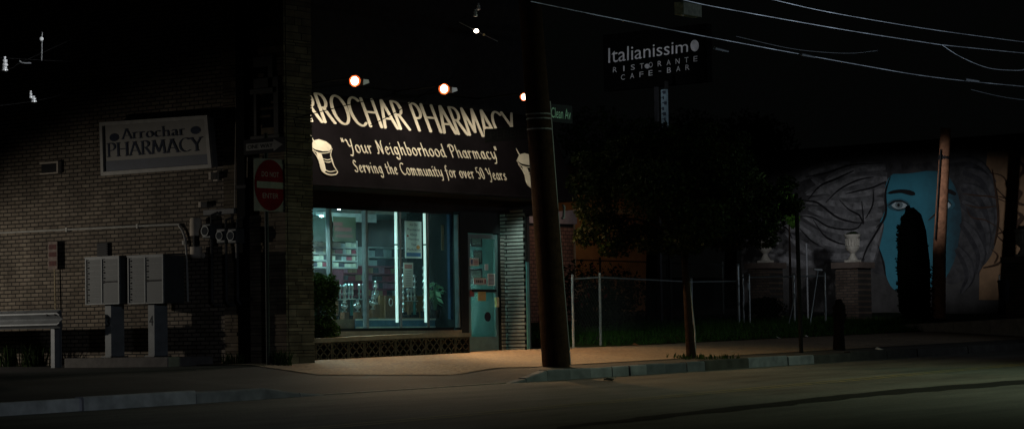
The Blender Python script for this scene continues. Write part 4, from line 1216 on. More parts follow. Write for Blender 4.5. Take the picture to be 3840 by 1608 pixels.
tag(MB().prism([(xf - .25, y_b - .35, 1.0), (xf + .75, y_b - .35, 1.0), (xf + .75, y_a + .25, 1.0), (xf - .25, y_a + .25, 1.0)], (0, 0, g(xf, (y_a + y_b) / 2) + .15 - 1.0)).build("concrete_pad", mat("pad_concrete", (.12, .11, .10), .9, bump=.4), bevel=.02), "low concrete pad under the two grey mailboxes", "concrete pad")

# guard rail
xg = 26.35
za, zc = at(120, 1163, x=xg).z, at(120, 1232, x=xg).z
Hb = za - zc
prof = [(0, 0), (-.02, .03), (-.085, .075), (-.085, .11), (-.01, .20), (0, .22), (-.01, .24), (-.085, .33), (-.085, .365), (-.02, .41), (0, .44)]
y0, y1 = at(238, 1200, x=xg).y, 37.5
gr = thing("guard_rail", (xg + .1, y0 + .3, g(xg, y0)), "galvanised steel guard rail on a short post beside the mailboxes", "guard rail")
mb = MB()
ring = [(xg + px_ * 1.0, zc + q / .44 * Hb) for px_, q in prof]
for k2, yy in enumerate((y0 + .06, y1)):
    mb.v += [(x, yy, z) for x, z in ring]
n_ = len(ring)
mb.f += [(i, i + 1, n_ + i + 1, n_ + i) for i in range(n_ - 1)]
k = len(mb.v)     # thickness
mb.v += [(x + .006, yy, z) for yy in (y0 + .06, y1) for x, z in ring]
mb.f += [(k + i, k + n_ + i, k + n_ + i + 1, k + i + 1) for i in range(n_ - 1)] + [(i, k + i, k + i + 1, i + 1) for i in range(n_ - 1)]
mb.build("rail_beam", GALV, gr)
mb = MB()
ring2 = [(xg + px_ * .9 - .01, zc + q / .44 * Hb) for px_, q in prof]
for yy, sc_ in ((y0 + .35, 1.0), (y0 + .06, 1.0), (y0, .72)):
    mb.v += [(x - .008, yy, zc + Hb / 2 + (z - zc - Hb / 2) * sc_) for x, z in ring2]
for r in range(2):
    mb.f += [(r * n_ + i, r * n_ + i + 1, (r + 1) * n_ + i + 1, (r + 1) * n_ + i) for i in range(n_ - 1)]
mb.build("end_wing", GALV, gr)
for px_ in (.1, .3):
    MB().tube([(xg - .10, y0 + px_, zc + Hb * .72), (xg - .06, y0 + px_, zc + Hb * .72)], .018, 8).build("bolt", BLK, gr)
yp = at(210, 1300, x=xg + .1).y
for yy in (yp, yp + 3.8):
    zb = g(xg + .1, yy) - .1
    MB().box((xg + .03, yy - .045, zb), (xg + .045, yy + .045, za - .02)).box((xg + .046, yy - .006, zb), (xg + .17, yy + .006, za - .02)).box((xg + .171, yy - .045, zb), (xg + .185, yy + .045, za - .02)).build("post", GALV, gr)

# small weathered sign on a thin post behind the guard rail
xs_ = 27.64
a, c = at(180, 1010, x=xs_), at(214, 905, x=xs_)
ns = thing("weathered_sign", (xs_, (a.y + c.y) / 2, g(xs_, a.y)), "small weathered sign with faded red marks on a thin post behind the guard rail", "sign")
MB().box((xs_, c.y, a.z), (xs_ + .012, a.y, c.z)).build("panel", mat("faded_panel", (.16, .12, .10), .8, var=.5, scale=9), ns)
mb = MB()
for q0, q1 in ((.72, .9), (.45, .62), (.12, .3)): mb.box((xs_ - .004, c.y + .02, a.z + (c.z - a.z) * q0), (xs_ - .001, a.y - .03, a.z + (c.z - a.z) * q1))
mb.build("red_marks", mat("faded_red", (.07, .02, .017), .8, var=.5, scale=12), ns)
p = at(207, 1100, x=xs_ + .03)
MB().tube([(xs_ + .03, p.y - .03, g(xs_, p.y)), (xs_ + .03, p.y + .02, a.z + .3)], .014, 6).build("post", mat("yellowed_post", (.36, .28, .15), .6), ns)
# one way / do not enter signs on one post
pxy = Vector((27.38, 26.30, 0)); zb = g(27.38, 26.3)
tp = at(1003, 500, y=26.30).z
sp_ = thing("traffic_sign_post", (pxy.x, pxy.y, zb), "dark metal post with a one way sign above a red do not enter sign", "traffic sign")
MB().tube([(pxy.x, pxy.y, zb), (pxy.x, pxy.y, tp)], .032, 10).build("post", mat("post_dark_green", (.03, .035, .03), .5), sp_)
ysn = pxy.y - .045
a, c = at(953, 790, y=ysn), at(1072, 600, y=ysn)
dn_ = MB().box((a.x, ysn, a.z), (c.x, ysn + .006, c.z)).build("do_not_enter_sign", mat("sign_white_sheet", (.15, .14, .125), .7, spec=.05, var=.15, scale=4), sp_)
cx_, cz_ = (a.x + c.x) / 2, (a.z + c.z) / 2; rx_, rz_ = (c.x - a.x) / 2 * .97, (c.z - a.z) / 2 * .97
MB().poly([(cx_ + rx_ * math.cos(q), ysn - .004, cz_ + rz_ * math.sin(q)) for q in frange(0, 2 * math.pi, 40)[:-1]]).build("red_disc", mat("sign_red_sheet", (.095, .004, .007), .8, spec=.03, var=.25, scale=3), dn_)
mb = MB(); fnd = lambda s, q, h: Vector((cx_ + rx_ * s, ysn - .004 - h, cz_ + rz_ * q))
lay(mb, [hull([(-.86, -.13), (.86, -.13), (.86, .13), (-.86, .13)])], fnd, .003); mb.build("white_bar", mat("sign_bar", (.13, .13, .10), .7), dn_)
mb = MB(); sans(mb, "DO NOT", fnd, -.55, .55, .32, .52, .003); sans(mb, "ENTER", fnd, -.5, .5, -.52, -.32, .003); mb.build("lettering", mat("sign_letter", (.12, .05, .045), .5), dn_)
xo = pxy.x - .045
a, c = at(914, 582, x=xo), at(1070, 512, x=xo)
ow = MB().box((xo, c.y, a.z), (xo + .006, a.y, c.z)).build("one_way_sign", mat("sign_black_sheet", (.012, .012, .013), .5), sp_)
fno = lambda s, q, h: Vector((xo - h, a.y + (c.y - a.y) * s, a.z + (c.z - a.z) * q))
SW = mat("sign_white_arrow", (.10, .10, .09), .5)
mb = MB(); lay(mb, [hull([(.06, .27), (.72, .27), (.72, .73), (.06, .73)]), hull([(.72, .10), (.94, .5), (.72, .90)])], fno, .003); mb.build("arrow", SW, ow)
mb = MB(); sans(mb, "ONE WAY", fno, .10, .70, .36, .64, .006); mb.build("lettering", mat("sign_black_letter", (.012, .012, .012)), ow)

# weeds at the foot of the wall
WEED = island_mat("weed_leaf", (.009, .016, .005), (.028, .05, .012), .7, .2)
def tuft(px, py, n, h, label, spread=.18, pos=None):
    c = pos or on_ground(px, py)
    rng = random.Random(px)
    mb = MB()
    for _ in range(n):
        a = rng.uniform(0, 6.28); r = rng.uniform(0, spread); hh = h * rng.uniform(.4, 1)
        b0 = Vector((c.x + r * math.cos(a), c.y + r * math.sin(a), 0)); b0.z = g(b0.x, b0.y)
        tip = b0 + Vector((rng.gauss(0, .25) * hh, rng.gauss(0, .25) * hh, hh)); w = Vector((rng.gauss(0, 1), rng.gauss(0, 1), 0)).normalized() * .012
        mid = b0.lerp(tip, .55) + Vector((0, 0, .1 * hh))
        mb.poly([b0 - w, b0 + w, mid + w * .8, tip, mid - w * .8])
    return tag(mb.build("weed_tuft", WEED, origin=(c.x, c.y, g(c.x, c.y))), label, "weeds", "weed tufts at the foot of walls and posts")
tuft(25, 1360, 90, .45, "weed tuft at the foot of the brick wall at the left edge", .2, Vector((27.45, 32.5, 0)))
tuft(70, 1360, 110, .5, "tall weed tuft under the guard rail left of its post", .25, Vector((27.3, 31.7, 0)))
tuft(930, 1365, 60, .22, "low weed tuft left of the do not enter post", .2, Vector((27.35, 27.0, 0)))
tuft(1040, 1360, 80, .30, "weed tuft right of the do not enter post", .15, Vector((27.55, 26.15, 0)))

# ================================================================== UTILITY POLE
pb = on_ground(2088, 1374)
pw = 52 * (pb - CP).length / F
def pole_pt(py, px):
    """point of the pole axis at the given pixel, in the upright plane through its foot that faces the camera side"""
    n_ = Vector((pb.x, pb.y, 0)).normalized()
    d = ray(px, py)
    return CP + d * ((pb - CP).dot(n_) / d.dot(n_))
ptop_ = pole_pt(-150, 1976)
WOOD = mat("pole_wood", (.026, .014, .008), .85, var=.4, scale=9, bump=.5, bscale=30)
up_ = thing("utility_pole", pb, "thick leaning wooden utility pole at the kerb in front of the awning's right end", "utility pole")
MB().tube([pb + Vector((0, 0, -.2)), pb.lerp(ptop_, .3), pb.lerp(ptop_, .65), ptop_], [pw * 1.02, pw * .95, pw * .88, pw * .80], 20).build("shaft", WOOD, up_, smooth=True)
for py in (430, 447, 486):
    c = pole_pt(py, 1988 + py * .0735)
    MB().lathe((c.x, c.y, c.z), [(pw * .93, -.012), (pw * .95, 0), (pw * .93, .012)], 20).build("steel_band", GALV, up_)
c = pole_pt(650, 2098); MB().tube([pole_pt(380, 2062), pole_pt(792, 2092), pole_pt(1368, 2139)], .014, 6).build("ground_wire", GALV, up_)
p = pole_pt(798, 2092)
MB().tube([p + Vector((-.02, -.10, -.09)), p + Vector((.02, -.10, -.09)), p + Vector((.04, -.10, .1)), p + Vector((0, -.10, .12))], .022, 8).build("service_hook", GALV, up_)
GS = mat("street_sign_green", (.002, .007, .0045), .5)
def street_blade(px0, px1, py0, py1, axis, text, label, lc):
    m_ = {axis: (pb.y + .30) if axis == 'y' else (pb.x - .05)}
    a, c = at(px0, py1, **m_), at(px1, py0, **m_)
    if axis == 'y':
        fn = lambda s, q, h: Vector((a.x + (c.x - a.x) * s, a.y - h, a.z + (c.z - a.z) * q))
        mb = MB().box((a.x, a.y, a.z), (c.x, a.y + .006, c.z))
    else:
        fn = lambda s, q, h: Vector((a.x - h, a.y + (c.y - a.y) * s, a.z + (c.z - a.z) * q))
        mb = MB().box((a.x, a.y, a.z), (a.x + .006, c.y, c.z))
    t = thing("street_name_sign", (a.x, a.y, a.z), label, "street sign", "street name signs on the utility pole")
    mb.build("blade", GS if lc != 'dim' else mat("street_sign_dark", (.004, .005, .005), .6), t)
    mb = MB()
    sans(mb, text, fn, .12, .94, .22, .80, .004)
    mb.build("lettering", mat("street_sign_letter", (.30, .62, .44), .5) if lc != 'dim' else mat("street_letter_dim", (.012, .013, .014), .6), t)
street_blade(2028, 2146, 398, 452, 'y', "McClean Av", "green street name sign reading McClean Av on the utility pole", 'b')
street_blade(1818, 1995, 470, 535, 'x', "PEBBLE", "dark street name sign with dim capitals covering the end of the awning lettering", 'dim')
# small bright bulb clamped on a cable up left of the pole, and two insulators
lb = at(1786, 117, y=24.4)
t = thing("bulb_on_cable", lb, "tiny bright bulb clamped on a slanting cable above the awning", "bulb")
MB().ball(lb, .042, 8, .8).build("bulb", emis("small_bulb", (1.0, .80, .62), 9.0), t, smooth=True)
MB().tube([at(1722, 84, y=24.4), lb, at(1866, 156, y=24.4)], .007, 6).build("cable", GALV, t)
MB().ball(at(1815, 131, y=24.4), .022, 8).build("clamp", mat("clamp_brass", (.7, .6, .35), .3, .5), t)
PORC = mat("porcelain", (.75, .77, .78), .2)
def insulator(px, py, r, h, y, label, m=PORC):
    c = at(px, py, y=y)
    return tag(MB().lathe((c.x, c.y, c.z), [(r * .3, 0), (r, .1 * h), (r, .32 * h), (r * .5, .4 * h), (r * .85, .5 * h), (r * .85, .68 * h), (r * .35, .75 * h), (r * .5, h)], 10).build("insulator", m, smooth=True), label, "insulator", "insulators on the overhead lines")
insulator(1783, 64, .035, .12, 24.4, "lower of the two pale insulators high above the awning")
insulator(1795, 40, .03, .12, 24.4, "upper of the two pale insulators high above the awning")
# line hardware high on the left, hung from cables across the side street
yy = 30.0
for px, py, r, h, lb_ in ((18, 252, .05, .17, "large pale insulator at the left edge, upper of a close pair"), (17, 268, .055, .10, "large pale insulator at the left edge, lower of a close pair"),
                          (115, 371, .03, .13, "slim pale insulator above a round one high at the left"), (126, 386, .05, .11, "round pale insulator below a slim one high at the left")):
    insulator(px, py, r, h, yy, lb_)
c = at(155, 147, y=yy)
t = thing("lightning_rod", at(156, 228, y=yy), "thin pale rod with a bright ball high at the left", "rod")
MB().tube([at(156, 228, y=yy), at(158, 122, y=yy)], .011, 6).build("rod", GALV, t)
MB().ball(c, .038, 8).build("ball", PORC, t, smooth=True)
cable("pole_bracket", [(72, 228), (84, 236), (100, 237), (116, 237)], .012, "short pale bracket high at the left between the insulators and the rod", GALV, yy, "bracket")
# the unlit cables that carry this hardware
NWIRE = mat("black_wire", (.006, .006, .006), .6)
for pts, lb_ in (([(-260, 300), (18, 262), (84, 232), (330, 120), (700, -60)], "black cable high at the left carrying the large pale insulators"),
                 ([(-260, 420), (126, 380), (420, 300), (860, 180), (1150, 60)], "black cable high at the left carrying the round pale insulator"),
                 ([(-260, 200), (156, 226), (500, 235), (1150, 205)], "black cable high at the left carrying the thin pale rod")):
    cable("black_cable", pts, .008, lb_, NWIRE, yy + .03, "cable", "black cables across the side street")

# ================================================================== RIGHT OF THE SHOP
FN = mat("fence_steel", (.27, .30, .31), .4, .5, var=.3, scale=30)
FND = mat("fence_dark_steel", (.05, .06, .06), .5, .3)
def gpt(px, py, Y=None, y=None):
    p = at(px, py, y=y)
    return Vector((p.x, p.y, g(p.x, p.y)))
# two runs of chain link fence
def fence(label, posts, top_r, hgt, m, mesh=True, group="chain link fences round the lot", rail=True):
    """posts: list of (x, y, height)"""
    p0 = posts[0]
    t = thing("chain_link_fence", (p0[0], p0[1], g(p0[0], p0[1])), label, "fence", group)
    tops = []
    for (x, y, h) in posts:
        z = g(x, y)
        MB().tube([(x, y, z - .1), (x, y, z + h)], .025, 8).ball((x, y, z + h), .031, 6).build("post", m, t)
        tops.append(Vector((x, y, z + h - .06)))
    if rail:
        for a, c in zip(tops, tops[1:]):
            MB().tube([a, c], .015, 8).build("top_rail", m, t)
    if mesh:
        mb = MB()
        for a, c in zip(tops, tops[1:]):
            L = (c - a).length; d = (c - a) / L
            n_ = int(L / .085)
            for i in range(-12, n_ + 1):
                for sgn in (1, -1):
                    x0 = i * .085; x1 = x0 + hgt * .82
                    u0, u1 = max(0, x0), min(L, x1)
                    if u1 <= u0: continue
                    f0, f1 = (u0 - x0) / (x1 - x0), (u1 - x0) / (x1 - x0)
                    if sgn < 0: f0, f1 = 1 - f0, 1 - f1
                    A1, B1 = a + d * u0, a + d * u1
                    A1 = A1 + Vector((0, 0, -hgt + .04 + f0 * hgt)); B1 = B1 + Vector((0, 0, -hgt + .04 + f1 * hgt))
                    mb.tube([A1, B1], .0022, 3, cap=False)
        mb.build("wire_mesh", FND, t)
    return t
def fp(px, py_top, y):
    p = at(px, py_top, y=y)
    return (p.x, p.y, p.z - g(p.x, p.y))
fence("low chain link fence along the sidewalk right of the utility pole", [fp(2146, 1034, 26.9), fp(2248, 1028, 26.9), fp(2592, 1046, 28.9), fp(2764, 1044, 29.8)], 0, 1.05, FN)
pz = at(2766, 994, y=29.75)
tag(MB().tube([(pz.x, 29.75, g(pz.x, 29.75) - .1), tuple(pz)], .036, 8).ball(tuple(pz), .04, 6).build("gate_post", FN), "tall pale gate post at the right end of the low fence", "post")
fence("short chain link fence with gate posts in front of the brick pillars", [fp(2785, 1030, 29.6), fp(2808, 1030, 29.3), fp(2976, 1026, 28.6), fp(3092, 1024, 28.2)], 0, 1.0, FN)
fence("dark chain link fence at the back of the lot behind the tree", [fp(1962, 962, 36), fp(2250, 968, 36), fp(2500, 976, 36), fp(2710, 985, 36)], 0, 1.3, FND)
# things leaning on the fence
p = at(3035, 1195, y=27.9); q = at(3068, 1008, y=28.1)
t = thing("leaning_rod", (p.x, p.y, g(p.x, p.y)), "pale rod with a short bright crossbar leaning on the fence", "rod")
MB().tube([(p.x, p.y, g(p.x, p.y)), tuple(q)], .014, 6).build("rod", FN, t)
MB().tube([at(3052, 1009, y=28.1), at(3082, 1012, y=28.1)], .022, 8).build("crossbar", mat("white_metal", (.75, .77, .77), .4), t)
p = at(2955, 1228, y=27.9); q = at(2982, 1100, y=28.2)
tag(MB().tube([(p.x, p.y, g(p.x, p.y)), tuple(q)], .013, 6).build("fence_brace", FN), "thin pale brace leaning against the fence left of the dark sign post", "brace")
q0, q1 = at(3024, 912, y=30.5), at(3026, 1060, y=30.5)
tag(MB().tube([(q0.x, 30.5, g(q0.x, 30.5)), tuple(q0)], .022, 8).build("steel_pole", mat("dull_pole", (.26, .27, .29), .5, .3)), "thin grey steel pole standing between the two urn pillars", "pole")
a, c = at(2801, 1060, y=29.0), at(2808, 1085, y=29.0)
tag(MB().box((a.x, 28.98, c.z), (c.x, 29.0, a.z)).build("fence_tag", FN), "small pale tag hanging on the fence near the gate post", "tag")

# thin dark sign post at the kerb
b0 = on_ground(3005, 1322)
n_ = Vector((b0.x, b0.y, 0)).normalized()
d = ray(2985, 728); tp = CP + d * ((b0 - CP).dot(n_) / d.dot(n_))
tag(MB().tube([b0 - Vector((0, 0, .1)), tp], .04, 8).build("sign_post", mat("dark_post_paint", (.006, .007, .006), .6)), "thin dark leaning sign post at the kerb right of the street tree", "post")
# dark stump-like post with a shaggy top further along the kerb
b0 = on_ground(3147, 1312)
t = thing("tree_stump", b0, "tall dark tree stump with shaggy shoots at the kerb in front of the second pillar", "tree stump")
MB().tube([b0 - Vector((0, 0, .1)), b0 + Vector((0, 0, .35)), b0 + Vector((.03, 0, .8)), b0 + Vector((.03, 0, .98))], [.13, .10, .11, .05], 10).build("trunk", mat("stump_bark", (.007, .005, .004), .9, bump=.6), t)
mb = MB(); rng = random.Random(8)
leaves(mb, b0 + Vector((.05, 0, .7)), (.16, .16, .30), 260, .045, rng, .4)
mb.build("shoots", island_mat("dark_leaf", (.006, .010, .005), (.014, .022, .008), .7), t)

# street tree
BARK = mat("tree_bark", (.013, .008, .0055), .9, var=.4, scale=12, bump=.6, bscale=25)
tb = on_ground(2592, 1342)
n_ = Vector((tb.x, tb.y, 0)).normalized()
def tpl(px, py, off=0):
    d = ray(px, py); return CP + d * ((tb - CP).dot(n_) / d.dot(n_)) + n_ * off
tree = thing("street_tree", tb, "young leafy street tree with a leaning trunk at the kerb before the fence", "tree")
MB().tube([tb - Vector((0, 0, .15)), tb + Vector((0, 0, .06)), tpl(2585, 1250), tpl(2576, 1100), tpl(2568, 980), tpl(2560, 880)], [.115, .09, .075, .068, .062, .05], 12).build("trunk", BARK, tree, smooth=True)
lim = MB()
tips = [(2330, 700, .3), (2250, 820, -.3), (2420, 620, .5), (2560, 560, 0), (2700, 620, -.5), (2850, 700, .2), (2900, 800, -.3), (2450, 760, -.7), (2700, 780, .8), (2620, 700, -.9)]
for (a, c, o_) in tips:
    p0 = tpl(2562, 900 + 6 * (hash((a, c)) % 10)); p3 = tpl(a, c, o_)
    m1 = p0.lerp(p3, .4) + Vector((0, 0, .25))
    lim.tube(smoothline([tuple(p0), tuple(m1), tuple(p3)], 4), [.038 - .003 * i for i in range(9)], 6)
lim.build("limbs", BARK, tree)
TL1 = island_mat("tree_leaf", (.0025, .0055, .002), (.015, .023, .005), .65, .3)
mb = MB(); rng = random.Random(31)
sc_ = (tb - CP).length / F
for (a, c, o_, rx, rz, n2) in ((2270, 660, .2, 150, 100, 1500), (2230, 780, -.2, 110, 110, 1100), (2300, 870, .1, 110, 80, 800), (2400, 590, .3, 170, 100, 1500), (2450, 720, -.5, 190, 140, 1900), (2440, 880, .3, 140, 75, 900),
                             (2570, 560, .2, 160, 90, 1400), (2590, 700, .7, 190, 140, 1700), (2620, 840, -.6, 170, 110, 1400), (2720, 620, -.3, 160, 110, 1400), (2780, 740, .3, 170, 120, 1500), (2840, 830, -.1, 120, 80, 900), (2900, 760, .1, 95, 80, 700), (2740, 880, .2, 130, 70, 700), (2560, 920, -.2, 120, 50, 500), (2165, 690, .1, 60, 45, 260), (2200, 600, -.2, 70, 40, 260), (2330, 540, .3, 80, 35, 260), (2470, 500, -.3, 90, 40, 320), (2640, 486, .2, 80, 45, 300), (2760, 530, -.2, 70, 45, 260), (2950, 690, .2, 55, 40, 200), (2975, 775, -.2, 50, 45, 220), (2190, 880, .2, 60, 60, 300), (2300, 935, -.1, 80, 40, 300), (2870, 900, .3, 80, 40, 260)):
    c0 = tpl(a, c, o_)
    leaves(mb, c0, (rx * sc_ * .95, rx * sc_ * .95, rz * sc_), int(n2 * 1.7), .042, rng, .25, 9)
mb.build("crown", TL1, tree)
s0, s1 = tpl(2606, 1242, .25), tpl(2579, 1000, .1)
tag(MB().tube([Vector((s0.x, s0.y, g(s0.x, s0.y) - .05)), s0, s1], .013, 6).build("tree_stake", FN), "thin pale stake leaning beside the trunk of the street tree", "stake")
for i, (px, dx) in enumerate(((2560, 0), (2630, 0), (2720, 0))):
    p = on_ground(px, 1345); tuft(px, 1345, 45, .11, ("low weeds at the left foot of the street tree", "low weeds at the right foot of the street tree", "low weeds at the kerb further right of the street tree")[i], .3, p)
# big dark trees behind
DL = island_mat("far_leaf", (.006, .011, .004), (.02, .034, .010), .7, .2)
def back_tree(px, py, Y, rx, rz, n2, label, base_h=1.8, sd=1):
    c0 = CP + ray(px, py) * Y
    t = thing("dark_tree", (c0.x, c0.y, g(c0.x, c0.y)), label, "tree", "dark trees behind the lot")
    MB().tube([(c0.x, c0.y, g(c0.x, c0.y) - .2), (c0.x + .1, c0.y, c0.z - rz * .4), (c0.x, c0.y, c0.z + rz * .3)], [.22, .16, .05], 10).build("trunk", BARK, t)
    mb = MB(); rng = random.Random(sd)
    for _ in range(9):
        d = Vector((rng.uniform(-.65, .65) * rx, rng.uniform(-.65, .65) * rx, rng.uniform(-.6, .6) * rz))
        leaves(mb, c0 + d, (rx * .5, rx * .5, rz * .45), n2 // 4, .075, rng, .2, 7)
    mb.build("crown", DL, t)
back_tree(2730, 590, 78, 2.6, 2.0, 5200, "dark tree behind the lot left of the painted wall", sd=3)
back_tree(2440, 640, 62, 2.6, 2.2, 5200, "dark tree behind the lot right behind the street tree", sd=4)
# young tree whose leaves catch the added pillar spot beside the first pillar
c0 = CP + ray(2958, 770) * 61
t = thing("young_tree", (c0.x, c0.y, g(c0.x, c0.y)), "young tree with brighter green leaves between the street tree and the painted wall", "tree")
MB().tube([(c0.x, c0.y, g(c0.x, c0.y)), tuple(c0)], [.05, .012], 6).build("trunk", BARK, t)
mb = MB(); rng = random.Random(9)
for (a, b_, r) in ((2958, 760, .34), (2925, 800, .30), (2975, 830, .22), (2890, 840, .26), (2940, 715, .2)): leaves(mb, CP + ray(a, b_) * 61, (r, r, r), 260, .06, rng, .2)
mb.build("crown", island_mat("bright_leaf", (.010, .028, .004), (.045, .10, .014), .6, .3), t)
# cypress in front of the painted wall
cb = CP + ray(3440, 1150) * 58
t = thing("cypress", (cb.x, cb.y, g(cb.x, cb.y)), "black columnar cypress standing in front of the painted face", "tree")
zt = (CP + ray(3440, 768) * 58).z; zg = g(cb.x, cb.y); Hc = zt - zg
MB().tube([(cb.x, cb.y, zg - .1), (cb.x, cb.y, zt - .3)], [.12, .02], 8).build("trunk", BARK, t)
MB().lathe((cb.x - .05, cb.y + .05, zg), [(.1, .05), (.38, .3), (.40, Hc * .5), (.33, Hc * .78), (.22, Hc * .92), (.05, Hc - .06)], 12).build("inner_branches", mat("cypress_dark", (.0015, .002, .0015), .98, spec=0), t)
mb = MB(); rng = random.Random(14)
for i in range(16):
    f = i / 15
    r = .60 * (1 - f * .12) * min(1, math.sqrt(max(0, 1 - max(0, (f - .55) / .47) ** 2))) if f < .999 else .05
    leaves(mb, (cb.x - .12 * f, cb.y + .12 * f, zg + .12 + f * (Hc - .3)), (r * .82 + .03, r * .82 + .03, Hc / 15), 800, .042, rng, .3, 5)
mb.build("crown", island_mat("cypress_leaf", (.0012, .0018, .0012), (.003, .0045, .0024), .98, 0, 0), t)
# low shrubs and flowers behind the low fence
RF = island_mat("red_flower", (.10, .012, .012), (.22, .03, .03), .7)
for i, (px, py, y, w, lb_) in enumerate(((2190, 1035, 28.2, .8, "dark flowering shrub with dull red blooms behind the fence, beside the utility pole"), (2320, 1045, 29.5, .9, "dark shrub behind the low fence, next to the flowering shrub"), (2250, 1130, 28.4, .9, "dark low shrub behind the second post of the low fence"), (2860, 1180, 30.4, .8, "dark low shrub behind the fence at the foot of the first urn pillar"))):
    c0 = at(px, py, y=y); z0 = g(c0.x, y)
    t = thing("garden_shrub", (c0.x, y, z0), lb_, "shrub", "dark shrubs in the lot")
    mb = MB(); rng = random.Random(40 + i)
    hh = max(.35, (c0.z - z0) / 2 + .2)
    leaves(mb, (c0.x, y, z0 + hh), (w, .6, hh), 1300, .05, rng, .2)
    mb.build("foliage", DL, t)
    MB().tube([(c0.x, y, z0 - .05), (c0.x, y, z0 + hh)], .02, 6).build("stem", BARK, t)
    if i == 0:
        mb = MB(); leaves(mb, (c0.x, y - .1, z0 + hh * 1.3), (w * .9, .6, hh * .6), 60, .05, rng, .8); mb.build("blooms", RF, t)

# lawn and grass
LAWN = mat("lawn_soil", (.022, .030, .010), .95, var=.5, scale=3)
mbl = MB()
lx = frange(37.0, 70, 70)
tag(band(lx, lambda x: 26.75, lambda x: 40 if x < 52 else 33.5, .012, 26).build("lawn", LAWN, origin=(37, 27, 1)), kind='structure')
mb = MB(); rng = random.Random(77)
for _ in range(15000):
    x = rng.uniform(37.1, 51); y = 26.75 + abs(rng.gauss(0, 2.2))
    if y > 33: continue
    z = g(x, y) + .01; h = rng.uniform(.06, .17) * (1.7 if rng.random() < .05 else 1)
    w = Vector((rng.gauss(0, 1), rng.gauss(0, 1), 0)).normalized() * .012
    b0 = Vector((x, y, z)); tip = b0 + Vector((rng.gauss(0, .4) * h, rng.gauss(0, .4) * h, h))
    k = len(mb.v); mb.v += [tuple(b0 - w), tuple(b0 + w), tuple(tip)]; mb.f.append((k, k + 1, k + 2))
tag(mb.build("grass", island_mat("grass_blade", (.02, .055, .012), (.06, .14, .03), .7, .3), origin=(42, 28, 1.2)), "short green grass on the sloping lot behind the fence", "grass", kind='stuff')
# a few fallen leaves and paper scraps
def scrap(px, py, s, m, label, nm="paper_scrap", cat="litter", grp="litter by the kerb"):
    c = on_ground(px, py); z = c.z + .025
    a = random.uniform(0, 3); u_ = Vector((math.cos(a), math.sin(a), .05)) * s; v_ = Vector((-math.sin(a), math.cos(a), .25)) * s * .6
    P = Vector((c.x, c.y, z))
    tag(MB().prism([P - u_ - v_, P + u_ - v_ * .6, P + u_ * .8 + v_ + Vector((0, 0, .02)), P - u_ * .7 + v_], (0, 0, .004)).build(nm, m), label, cat, grp)
PS = mat("scrap_paper", (.5, .48, .44), .8)
DLF = mat("dead_leaf", (.16, .06, .02), .8)
scrap(2285, 1428, .10, PS, "pale paper scrap on the road below the lit kerb stones")
scrap(3300, 1318, .13, PS, "pale paper scrap in the gutter right of the tree stump")
scrap(2920, 1271, .06, PS, "pale scrap at the edge of the lawn left of the dark sign post")
scrap(3025, 1265, .05, PS, "tiny pale scrap on the lawn edge right of the dark sign post")
for px, py, lb_ in ((2500, 1272, "orange dead leaf at the lawn edge left of the tree trunk"), (2548, 1278, "orange dead leaf beside the tree trunk"), (2385, 1297, "orange dead leaf on the sidewalk edge below the low fence")):
    scrap(px, py, .09, DLF, lb_, "dead_leaf", "leaf", "dead leaves at the lawn edge")

# neighbouring house and shed behind the lot
nbx = thing("neighbour_house", (47, 46, 1.5), "orange brown stucco house half hidden behind the street tree", "house")
OST = mat("orange_stucco", (.34, .18, .085), .9, var=.3, scale=2.5, bump=.4, bscale=60)
yh = 40.0
a, c = at(2154, 775, y=yh), at(2480, 680, y=yh)
MB().box((a.x, yh, 1.2), (a.x + 4, yh + 6, c.z)).build("wall", OST, nbx)
MB().prism([(a.x - .3, yh - .3, c.z), (a.x + 4.3, yh - .3, c.z), (a.x + 4.3, yh + 6.3, c.z), (a.x - .3, yh + 6.3, c.z)], (0, 0, .25)).build("roof", DARK, nbx)
MB().box((a.x - .02, yh - .03, a.z - .12), (a.x + 3.0, yh - .001, a.z)).build("string_course", mat("pale_course", (.40, .33, .24), .8), nbx)
ysd = 34.5
a, c = at(1968, 1080, y=ysd), at(2152, 800, y=ysd)
shd = thing("shed", ((a.x + c.x) / 2, ysd + 1, 1.4), "pinkish shed with a pale fascia between the shop and the street tree", "shed")
MB().box((a.x - 1.5, ysd, 1.2), (c.x - .02, ysd + 2.5, at(2100, 850, y=ysd).z)).build("wall", brick_mat("shed_shingle", 'xz', (.34, .17, .12), (.22, .11, .08), (.08, .05, .04), w=.16, h=.09, ms=.012), shd)
z1, z2 = at(2100, 838, y=ysd).z, at(2100, 802, y=ysd).z
MB().prism([(a.x - 1.6, ysd - .06, at(2100, 845, y=ysd).z), (c.x + .04, ysd - .06, z1), (c.x + .06, ysd - .06, at(2150, 786, y=ysd).z), (a.x - 1.6, ysd - .06, z2 - .2)], (0, .06, 0)).build("fascia", mat("shed_fascia", (.38, .30, .30), .7), shd)
MB().prism([(a.x - 1.6, ysd, at(2100, 850, y=ysd).z), (c.x, ysd, at(2100, 850, y=ysd).z), (c.x, ysd, z2), (a.x - 1.6, ysd, z2 - .3)], (0, 2.6, 0)).build("roof", DARK, shd)
MB().box((c.x - .05, ysd - .04, 1.2), (c.x - .01, ysd - .001, z1)).build("corner_trim", mat("pale_course", (.40, .33, .24), .8), shd)
c = at(1990, 790, y=ysd - .4)
spot("shed_lamp_light", c + Vector((.3, -1.4, .6)), c + Vector((.5, .4, -.45)), 26, (1.0, .74, .55), 100, .9, .05)
c = at(2230, 700, y=37.5)
spot("house_lamp_light", c + Vector((0, -1.0, -.2)), c + Vector((1.2, 2.6, -1.9)), 60, (1.0, .66, .36), 120, .8, .08)
